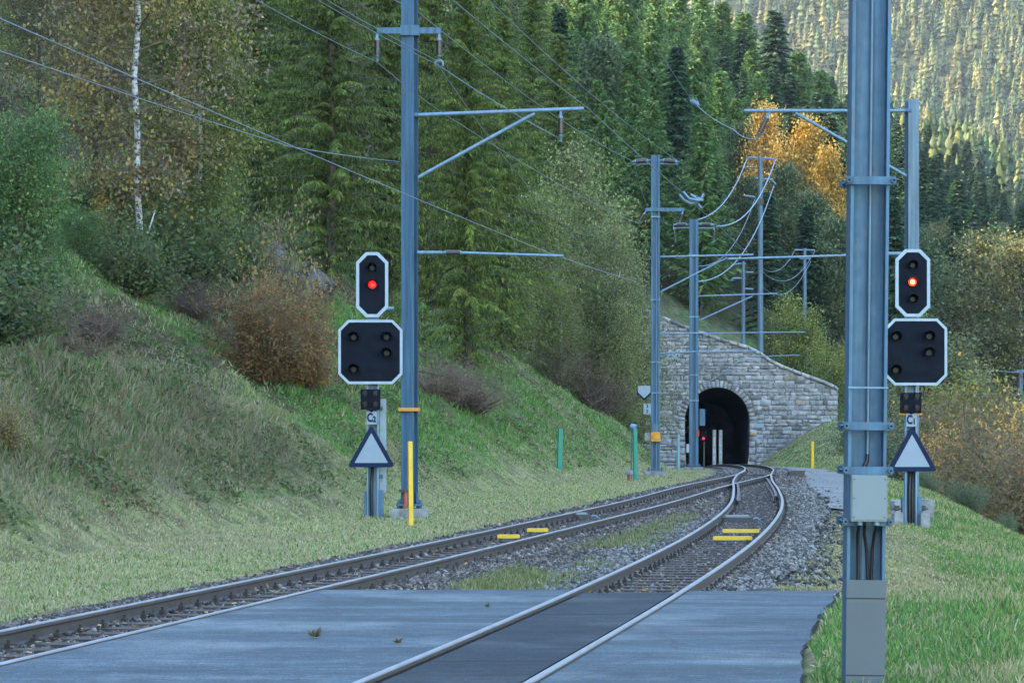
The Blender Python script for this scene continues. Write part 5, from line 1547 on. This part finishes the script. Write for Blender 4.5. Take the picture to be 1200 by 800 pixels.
mb = MB(); mb.box(-.34, -.22, -.22, -.155, zc(530), zc(520), .01); mb.build('plate', M['white'], t)

# dwarf signal with a red lamp in front of the tunnel
Yd = 136.0; gx = XP(825, Yd); zg = ground_z(gx, Yd)
t = empty('dwarf_signal', (gx, Yd, zg), 'small signal with red lamp before the dark tunnel mouth', 'signal')
zd = lambda py: W(825, py, Yd).z - zg
mb = MB(); mb.tube([(0, 0, 0), (0, 0, zd(517))], .035, 8); mb.build('post', M['seam'], t)
mb = MB(); mb.box(-.12, .12, -.06, .06, zd(517), zd(505.5), .03); hd = mb.build('head', M['black'], t)
mb = MB(); mb.tube([(-.03, -.08, zd(513.5)), (-.03, -.062, zd(513.5))], .055, 12); mb.build('lamp', M['lamp_red'], hd)

# --- mast behind the right signal
YG = 64.0
gx = XP(1068.5, YG); t = empty('catenary_mast', (gx, YG, ground_z(gx, YG)), 'steel mast rising behind the right signal with a bracket reaching left', 'mast', 'overhead line masts')
mG = t; zg_ = lambda py: W(1068, py, YG).z - t.location.z
mb = MB(); hsec(mb, .24, .24, 0, zg_(117), .018, .012, open_=False); c_ = mb.build('column', M['galv_far'], t); c_.rotation_euler = (0, 0, math.radians(12))
mb = MB(); mb.box(-.42, -.14, -.4, .4, -.5, .34, .03); mb.build('foundation', M['concrete'], t)
mb = MB(); mb.box(.16, .42, -.4, .4, -.5, .36, .03); mb.build('foundation', M['concrete'], t)
bracket(t, (1062, 130), (872, 130), (1062, 206), (932, 132.5), YG - .1)
insulator(t, rel(t, 902, 131, YG - .1), rel(t, 887, 163, YG - .1), .075)
part_tube('registration_tube', [rel(t, 1061, 297, YG - .1), rel(t, 1037, 297.5, YG - .1)], .04, 'galv_light', t)
part_tube('registration_tube', [rel(t, 1037, 298, YG - .1), rel(t, 853, 303.5, YG - .1)], .024, 'galv_light', t)

# --- thin masts on the hill over the tunnel
def far_mast(px, Y, top, foot, label, w=.22, base=True):
    gx = XP(px, Y); gz = ground_z(gx, Y); t = empty('line_mast', (gx, Y, gz), label, 'mast', 'thin masts on the hill')
    z = lambda py: W(px, py, Y).z - gz
    mb = MB(); mb.tube([(0, 0, -.6), (0, 0, z(top))], [w * .62, w * .45], 8); mb.build('column', M['galv_far'], t)
    return t, z
t, z = far_mast(891, 204, 184, 400, 'tall thin mast over the portal with looping cables', .34); mD = t
s = 204 / FPX
mb = MB(); mb.box(-.42, .42, -.4, .4, -.8, .75, .04); mb.build('foundation', M['concrete'], t)
for pts in ([(-16, 187), (-14, 184.5), (18, 186.5)], [(-17, 196), (-7, 196)], [(-6, 209), (13, 210.5), (18, 216)], [(-20, 229), (-6, 231)]):
    part_tube('cross_arm', [(a * s, 0, z(b)) for a, b in pts], .06, 'galv_light', t)
mb = MB(); mb.box(-.22, .22, -.2, .2, z(240), z(233)); mb.build('band', M['seam'], t)
t, z = far_mast(943, 236, 291, 380, 'thin mast on the hill left of the large foreground mast', .3); mE = t
s = 236 / FPX
for pts in ([(-12, 293), (12, 293)], [(-6, 303), (6, 303)]):
    part_tube('cross_arm', [(a * s, 0, z(b)) for a, b in pts], .06, 'galv_light', t)
t, z = far_mast(871, 214, 306, 385, 'short thin mast with hooked arms over the portal', .26); mF = t
s = 214 / FPX
for pts in ([(-10, 310), (-4, 309), (3, 309)], [(3, 319), (12, 319)], [(-14, 329), (-12, 326), (3, 326)], [(2, 338), (12, 339)]):
    part_tube('cross_arm', [(a * s, 0, z(b)) for a, b in pts], .06, 'galv_light', t)
t, z = far_mast(1196, 262, 433, 465, 'short pale post among the bushes at the right edge', .45)
part_tube('cross_arm', [(-.35, 0, z(435)), (.5, 0, z(435))], .12, 'galv_light', t)

# disconnector / section insulator hanging in the wires
Yh = 92.0; c0 = W(816, 233, Yh)
t = empty('section_insulator', c0, 'bright cluster of horned section insulators hanging in the wires', 'insulator')
s = Yh / FPX
for k, pts in enumerate(([(-16, -8), (-9, 0), (0, 2), (8, 2)], [(-7, -5), (0, 0), (6, 0), (9, -6)], [(-20, -5), (-14, 2), (-6, 6), (2, 4)], [(2, 6), (6, 11)])):
    part_tube('horn', [(a * s, k * .06 - .1, -b * s) for a, b in pts], .045, 'galv_light', t)
insulator(t, (-4 * s, 0, 4 * s), (8 * s, 0, -3 * s), .07, 5)
Yi = 100.0
tI = empty('strain_insulator', W(814, 121, Yi), 'round strain insulator at the bend of the high wire', 'insulator')
insulator(tI, (-.16, 0, .08), (.16, 0, -.08), .13, 3, body='galv_light')

# ------------------------------------------------------------------ wires
def wire(pts, r, label, sag=0.0, name='overhead_wire', n=10, mat='wire', grp='overhead wires'):
    """pts: world points; each span sags a little"""
    out = []
    for a, b in zip(pts[:-1], pts[1:]):
        for i in range(n):
            u = i / n; p = Vector(a).lerp(Vector(b), u); p.z -= 4 * sag * u * (1 - u); out.append(p)
    out.append(Vector(pts[-1])); o0 = Vector(pts[0])
    mb = MB(); mb.tube([p - o0 for p in out], r, 5); o = mb.build(name, M[mat], None, o0)
    return tag(o, label, 'wire', grp)
def ext(a, b, k):
    """continue the line b->a beyond a"""
    return a + (a - b) * k
A_ = YA - .17
R = .012
w1a, w1b = W(0, 22, 30), W(640, 295, YA - .1)
wire([ext(w1a, w1b, .6), w1a, w1b], .0075, 'contact wire running from the upper left edge down to the near mast bracket', .04)
wire([w1b, W(745, 330, 80), W(790, 385, YB)], .009, 'faint contact wire going on from the bracket towards the tunnel', .02)
a, b = W(0, 60, 34), W(472, 190, YA)
wire([ext(a, b, .5), a, W(340, 172, 49), b], .0065, 'slack wire curving from the left edge to the near mast', .02)
a, b = W(300, 0, 47), W(442, 73, A_)
wire([ext(a, b, .8), a, b], .007, 'wire from the top edge to the left hanging insulator of the near mast', .03)
wire([b, W(540, 146, 72), W(700, 240, 92), W(752, 262, YB - .16)], .010, 'wire from the left hanging insulator to the slender mast', .06)
a, b = W(372, 0, 46), W(513, 76, A_)
wire([ext(a, b, .8), a, b], .007, 'left wire of the close pair reaching the right hanging insulator', .03)
a2 = W(382, 0, 46)
wire([ext(a2, b, .8), a2, b + Vector((.06, 0, .04))], .007, 'right wire of the close pair reaching the right hanging insulator', .02)
wire([b, W(600, 196, 78), W(690, 296, 98)], .009, 'wire falling from the right hanging insulator across the bracket tube', .05)
wire([b, W(655, 162, YA - .1)], .008, 'short wire from the cross-arm insulator to the bracket insulator', .05)
pB = Vector((mB.location.x, YB, 0))
bl = W(743, 190, YB); br = W(797, 190.5, YB)
a = W(487, 12, 63)
wire([ext(a, bl, .5), a, bl], .012, 'feeder wire from the top of the near mast to the slender mast, left one', .25)
a = W(572, 0, 66)
wire([ext(a, br, .5), a, br], .012, 'feeder wire from the top edge to the right end of the slender mast insulators', .2)
a = W(530, 0, 60); b = W(800, 226, Yh)
wire([ext(a, b, .5), a, W(690, 128, 77), b], .014, 'thick wire from the top edge down to the horned insulators', .03)
wire([b, W(840, 262, 105), W(880, 300, 120)], .011, 'thin wire running on below the horned insulators', .03)
a = W(733, 0, 84); b = W(812, 120, Yi)
wire([ext(a, b, .5), a, b], .009, 'wire from the top edge to the round strain insulator', .03)
wire([W(816, 123, Yi), W(860, 152, 84), W(886, 163, YG)], .011, 'wire from the round strain insulator to the right bracket', .08)
c1_, c2_ = W(787, 263.5, YCm), W(840, 265, YCm)
wire([bl, W(760, 245, 118), c1_], .010, 'feeder wire between the slender mast and the mast at the tunnel', .15)
# looping cables from the mast at the tunnel up to the thin hill mast
l1 = W(815, 258, YCm); t1 = W(875, 187, 204); t2 = W(909, 187, 204)
wire([l1, t1], .032, 'left looping cable between the tunnel mast and the tall thin mast', .9, 'looping_cable', 16, 'galv_light')
wire([c2_, t2], .036, 'right looping cable between the tunnel mast and the tall thin mast', 1.2, 'looping_cable', 16, 'galv_light')
wire([W(818, 330, YCm), W(907, 217, 204)], .03, 'lowest looping cable rising to the hooked arm of the tall thin mast', 1.6, 'looping_cable', 16, 'galv_light')
wire([W(818, 312, YCm), W(885, 232, 204)], .02, 'thin looping cable left of the tall thin mast', 1.2, 'looping_cable', 16, 'galv_far')
wire([W(893, 314, 205), W(931, 294, 236)], .024, 'upper looping cable between the two thin hill masts', .8, 'looping_cable', 12, 'galv_far')
wire([W(893, 318, 205), W(955, 294, 236)], .024, 'middle looping cable between the two thin hill masts', 1.4, 'looping_cable', 12, 'galv_far')
wire([W(893, 336, 205), W(950, 306, 236)], .024, 'lower looping cable between the two thin hill masts', 1.4, 'looping_cable', 12, 'galv_far')
wire([W(883, 302, 130), W(992, 299, 100)], .03, 'straight horizontal tube between the thin masts and the foreground mast', .0, 'cross_wire', 4, 'galv_light')
wire([W(1160, 432, 255), W(1196, 436, 262), W(1240, 440, 270)], .03, 'wire at the short pale post on the right edge', .1)
wire([W(824, 452, YCm), W(900, 449.5, 194), ], .012, 'fine wire stretched in front of the portal wall', .0)

# ------------------------------------------------------------------ signals
def octagon(cx, cz, w, h, c):
    return [(cx - w / 2 + c, cz - h / 2), (cx + w / 2 - c, cz - h / 2), (cx + w / 2, cz - h / 2 + c), (cx + w / 2, cz + h / 2 - c),
            (cx + w / 2 - c, cz + h / 2), (cx - w / 2 + c, cz + h / 2), (cx - w / 2, cz + h / 2 - c), (cx - w / 2, cz - h / 2 + c)]

def lamp(parent, x, y, z, r, glow=None):
    mb = MB(); mb.tube([(x, y, z), (x, y - .02, z)], r * 1.25, 16); base = mb.build('lamp', M['black'], parent)
    n = 16; V = []; F = []
    for i in range(n + 1):          # hood: open tube, longer on top
        a = math.radians(-35 + 250 * i / n)
        ln = .20 * (.55 + .45 * max(0, math.sin(a)))
        ca, sa = math.cos(a), math.sin(a)
        for (rr, yy) in ((r * 1.18, y - .02), (r * 1.18, y - .02 - ln), (r * 1.10, y - .02 - ln), (r * 1.10, y - .02)):
            V.append((x + ca * rr, yy, z + sa * rr))
    for i in range(n):
        for k in range(3):
            a = i * 4 + k; F.append((a, a + 1, a + 5, a + 4))
    me = bpy.data.meshes.new('hood'); me.from_pydata(V, [], F); me.update(); me.materials.append(M['black']); link('hood', me, base)
    mb = MB(); mb.tube([(x, y - .0202, z), (x, y - .036, z), (x, y - .044, z)], [r * .9, r * .85, r * .5], 16)
    mb.build('lens', M['lens'] if not glow else M[glow], base)
    return base

def signal(px, Y, zfoot_py, label, L, label_txt, right=False):
    gx = XP(px, Y); gz = W(px, zfoot_py, Y).z; t = empty('railway_signal', (gx, Y, gz), label, 'railway signal', 'railway signals')
    s = Y / FPX
    zz = lambda py: W(px, py, Y).z - gz
    xx = lambda p: (p - px) * s
    # post: channel
    mb = MB(); mb.box(-.115, -.085, -.08, .10, .02, zz(L['up_top'] + 10)); mb.box(.085, .115, -.08, .10, .02, zz(L['up_top'] + 10)); mb.box(-.085, .085, .06, .085, .02, zz(L['up_top'] + 10)); mb.build('post', M['galv_light'], t)
    mb = MB(); mb.box(-.17, -.12, -.10, .13, -.3, zz(zfoot_py - 36)); mb.box(.12, .20, -.10, .13, -.3, zz(zfoot_py - 37)); mb.box(-.20, .24, -.16, .18, -.32, .03); mb.build('foot', M['galv'], t)
    part_tube('cable', [(-.02, -.02, .1), (-.03, -.04, .6), (.0, -.03, 1.2), (.0, 0, zz(545))], .03, 'rubber', t)
    if right:
        part_tube('cable', [(.04, -.02, .1), (.03, -.04, .5), (.05, -.03, 1.2), (.04, 0, zz(545))], .022, 'rubber', t)
    # main panel
    cx, cz = xx(L['u'][0]), zz(L['u'][1]); w, h = L['u'][2] * s, L['u'][3] * s; ch = 11.5 * s
    mb = MB(); mb.prism(octagon(cx, cz, w - .02, h - .02, ch), -.14, -.10); pn = mb.build('main_panel', M['black'], t)
    mb = MB(); mb.ring(octagon(cx, cz, w, h, ch), octagon(cx, cz, w - .12, h - .12, ch - .03), -.152, -.085); mb.build('border', M['white'], pn)
    mb = MB(); mb.box(cx - .16, cx + .16, -.09, .06, cz - h * .35, cz + h * .35, .02); mb.build('housing', M['seam'], pn)
    for k, (lx, ly) in enumerate(L['ul']):
        g = L['lit'] if k == 1 else None
        lb = lamp(pn, xx(lx), -.14, zz(ly), .085, g)
        if g == 'lamp_hot':
            mb = MB(); mb.tube([(xx(lx), -.186, zz(ly)), (xx(lx), -.19, zz(ly))], .045, 12); mb.build('core', M['lamp_core'], lb)
        elif g:
            mb = MB(); mb.box(xx(lx) - .01, xx(lx) + .05, -.188, -.186, zz(ly) - .03, zz(ly)); mb.build('core', M['lamp_hot'], lb)
    # distant panel
    cx, cz = xx(L['d'][0]), zz(L['d'][1]); w, h = L['d'][2] * s, L['d'][3] * s; ch = 11.5 * s
    mb = MB(); mb.prism(octagon(cx, cz, w - .02, h - .02, ch), -.16, -.11); pn = mb.build('distant_panel', M['black'], t)
    mb = MB(); mb.ring(octagon(cx, cz, w, h, ch), octagon(cx, cz, w - .10, h - .10, ch - .03), -.172, -.095); mb.build('border', M['white'], pn)
    mb = MB(); mb.box(cx - .02, cx + .02, -.166, -.161, cz - h * .36, cz + h * .36); mb.box(cx - .3, cx + .3, -.105, .02, cz - .35, cz + .35, .03); mb.build('housing', M['black'], pn)
    for lx, ly in L['dl']: lamp(pn, xx(lx), -.161, zz(ly), .095)
    mb = MB(); zt = L['d'][1] - L['d'][3] / 2; mb.box(xx(L['u'][0]) - .08, xx(L['u'][0]) + .1, -.05, .05, zz(zt + 3), zz(zt - 5)); mb.build('connector', M['galv_light'], t)
    # small four-lamp box
    bxp = L['b']; cx = xx(bxp[0]); cz = zz(bxp[1]); w = bxp[2] * s; h = bxp[3] * s
    mb = MB(); mb.box(cx - w / 2, cx + w / 2, -.16, -.02, cz - h / 2, cz + h / 2, .015); sb = mb.build('shunting_box', M['black'], t)
    for sx_ in (-1, 1):
        for sz_ in (-1, 1):
            mb = MB(); x0, z0 = cx + sx_ * w * .27, cz + sz_ * h * .27
            mb.tube([(x0, -.16, z0), (x0, -.165, z0)], .05, 12); mb.tube([(x0, -.165, z0 + .028), (x0, -.25, z0 + .028)], .045, 10); mb.build('lamp', M['lens'], sb)
    # name plate
    cx = xx(L['p'][0]); cz = zz(L['p'][1])
    mb = MB(); mb.box(cx - .10, cx + .10, -.135, -.115, cz - .125, cz + .125, .006); pl = mb.build('name_plate', M['signwhite'], t)
    link('lettering', text_mesh(label_txt[0], .235, M['navy'], bold=.010, sx=.68), pl, (cx - .035, -.1375, cz))
    link('lettering', text_mesh(label_txt[1], .15, M['navy'], bold=.008, sx=.8), pl, (cx + .052, -.1375, cz - .03))
    mb = MB(); mb.tube([(cx, -.12, cz + .135), (cx, -.2, cz + .165)], .03, 8); mb.build('bracket', M['black'], t)
    # triangle
    (ax, ay), (bx0, by), (bx1, _) = L['t']
    def tri(g, rnd):
        P = [Vector((xx(ax), zz(ay))), Vector((xx(bx0), zz(by))), Vector((xx(bx1), zz(by)))]; c = (P[0] + P[1] + P[2]) / 3
        P = [c + (p - c) * g for p in P]; out = []
        for i in range(3):
            p, a, b = P[i], P[i - 1], P[(i + 1) % 3]
            d1 = (a - p).normalized(); d2 = (b - p).normalized()
            for k in range(5):
                u = k / 4; q = p + d1 * rnd * (1 - u) ** 2 + d2 * rnd * u ** 2
                out.append((q.x, q.y))
        return out
    mb = MB(); mb.prism(tri(1.0, .09), -.15, -.12); tg = mb.build('triangle_board', M['navy'], t)
    mb = MB(); mb.prism(tri(.70, .02), -.157, -.1505); mb.build('face', M['signwhite'], tg)
    return t, xx, zz

LL = dict(up_top=296, u=(436.5, 334, 37.5, 76), ul=[(436.5, 314.5), (436.8, 334)], lit='lamp_red', d=(434.5, 412.5, 75, 75),
          dl=[(415, 395.5), (453.5, 395.5), (453.5, 414), (415, 433)], b=(434.5, 468, 23, 24), p=(436, 489.5), t=[(435.5, 497), (407.5, 547), (463.5, 547)])
t, xx, zz = signal(437, 58.0, 611, 'left railway signal, one red lamp lit, plate C2, beside the tall mast', LL, 'C2')
part_tube('side_arm', [(xx(449), -.1, zz(362)), (xx(462), -.1, zz(361.5))], .035, 'galv_light', t)
mb = MB(); mb.box(xx(444.5), xx(452), .2, .32, zz(577), zz(467), .02); mb.build('back_channel', M['white'], t)
mb = MB(); mb.box(xx(440), xx(448), .08, .22, zz(560), zz(556)); mb.box(xx(440), xx(448), .08, .22, zz(480), zz(476)); mb.build('spacer', M['galv'], t)
LR = dict(up_top=292, u=(1068.5, 332, 40.5, 79), ul=[(1068, 311.5), (1068, 331), (1068, 351)], lit='lamp_hot', d=(1072.0, 412.5, 73, 78),
          dl=[(1048, 395), (1087, 394.5), (1087, 413.5), (1048, 434)], b=(1066.5, 472, 24, 24), p=(1067, 492), t=[(1067.5, 498), (1038, 552), (1097.5, 552)])
t, xx, zz = signal(1067, 57.0, 618, 'right railway signal, bright red lamp lit, plate C1, behind the foreground mast', LR, 'C1', True)
mb = MB(); mb.box(xx(1053), xx(1080), -.11, -.06, zz(486), zz(484)); mb.build('yellow_bracket', M['orange'], t)
for a, b in ((1046, 1056), (1077, 1087)):
    mb = MB(); mb.box(xx(a), xx(b), -.3, .3, -.35, zz(598), .05); mb.build('foundation', M['concrete'], t)
    mb = MB(); mb.tube([(xx((a + b) / 2), 0, zz(598)), (xx((a + b) / 2), 0, zz(592))], .05, 6); mb.tube([(xx((a + b) / 2), 0, zz(597)), (xx((a + b) / 2), 0, zz(595))], .10, 8); mb.build('anchor_bolt', M['seam'], t)

# ------------------------------------------------------------------ posts and small things
def post(px, Y, top, foot, w, mat, label, name='marker_post', lean=0.0, d=None, capm=None):
    gx = XP(px, Y); gz = W(px, foot, Y).z; gz = max(gz, ground_z(gx, Y) - .25); h = W(px, top, Y).z - gz
    d = d or w
    mb = MB(); n = 6
    ol = [(-w / 2, -d / 2), (w / 2, -d / 2), (w / 2, d / 2), (-w / 2, d / 2)]
    V = [(x, y, -.3) for x, y in ol] + [(x, y, h - .01) for x, y in ol] + [(x * .7, y * .7, h) for x, y in ol]
    F = [(3, 2, 1, 0)] + [(i, (i + 1) % 4, (i + 1) % 4 + 4, i + 4) for i in range(4)] + [(i + 4, (i + 1) % 4 + 4, (i + 1) % 4 + 8, i + 8) for i in range(4)] + [(8, 9, 10, 11)]
    mb.add(V, F); o = mb.build(name, M[mat], None, (gx, Y, gz)); o.rotation_euler = (0, lean, .25)
    return tag(o, label, 'post', 'marker posts')
post(481.5, 53.5, 517, 609, .075, 'yellow', 'yellow marker post in front of the tall near mast', lean=-.01)
post(655, 90, 502, 569, .13, 'green', 'turquoise green post leaning slightly, on the grass bank', lean=.035)
post(745, 94, 502, 568, .12, 'green', 'turquoise green post just left of the slender mast', lean=-.015)
post(795, 128, 509, 558, .10, 'cyan', 'pale blue-green post left of the tunnel mast')
post(952, 144, 517, 551, .12, 'yellow', 'yellow marker post on the grass right of the tunnel')
for k, px in enumerate((837, 844.5)):
    Yp = 199; gz = float(zr(Yp)) - .2; gx = XP(px, Yp)
    mb = MB(); mb.tube([(0, 0, 0), (0, 0, 2.6)], .13, 10)
    o = mb.build('marker_post', M['tunnelpost'], None, (gx, Yp, gz)); tag(o, 'pale upright post inside the dark tunnel, ' + ('left' if k == 0 else 'right') + ' of the two', 'post', 'posts inside the tunnel')
def button(px, py, Y, label, r=.10, hcap=.3):
    gx = XP(px, Y); gz = ground_z(gx, Y); h = W(px, py, Y).z - gz
    t = empty('cable_marker', (gx, Y, gz), label, 'marker'); mb = MB(); mb.tube([(0, 0, -.1), (0, 0, h)], .045, 8); mb.build('stem', M['red'], t)
    mb = MB(); mb.tube([(0, 0, h - .02), (0, 0, h + .05), (0, 0, h + .12)], [r * 1.3, r * 1.4, r * .6], 12); mb.build('cap', M['concrete'], t)
button(737, 555, 92, 'low mushroom-shaped marker beside the left green post of the slender mast')
def dish(px, py, Y, label):
    gx = XP(px, Y); gz = ground_z(gx, Y); h = W(px, py, Y).z - gz
    t = empty('inspection_lamp', (gx, Y, gz), label, 'lamp post'); mb = MB(); mb.tube([(0, 0, -.1), (0, 0, h), (.12, 0, h + .02)], .02, 8); mb.build('stem', M['galv'], t)
    mb = MB(); mb.tube([(-.03, 0, h + .02), (.14, -.05, h - .04)], [.09, .12], 12); mb.build('head', M['galv_light'], t)
dish(740, 500, 95, 'small grey lamp on a thin stem by the green post')
# leaf scrap and weeds on the asphalt
def weed(px, py, label, s=.05):
    Y = FPX * 1.62 / (py - HOR); g = np.random.default_rng(int(px)); n = 26
    A = unit(np.stack([g.normal(size=n), g.normal(size=n), .6 + g.random(n)], -1)); L = s * (.6 + .8 * g.random(n)); C = A * (L * .5)[:, None] + np.array([0, 0, .005])
    V, F, cc = diamonds(C, A, L, L * .3, palette(n, [(0.16, 0.12, 0.05), (0.10, 0.10, 0.04)], [2, 2]))
    o = link('weed_tuft', npmesh('weed_tuft', V, F, M['leaf'], cc), None, (XP(px, Y), Y, float(zr(Y)) - .02)); tag(o, label, 'weed', 'weeds on the crossing')
weed(370, 745, 'dry yellowish weed tuft on the left part of the crossing', .075)
weed(466, 752, 'small thin weed on the crossing near the left rail', .045)
weed(571, 710, 'tiny weed in the middle of the crossing', .04)
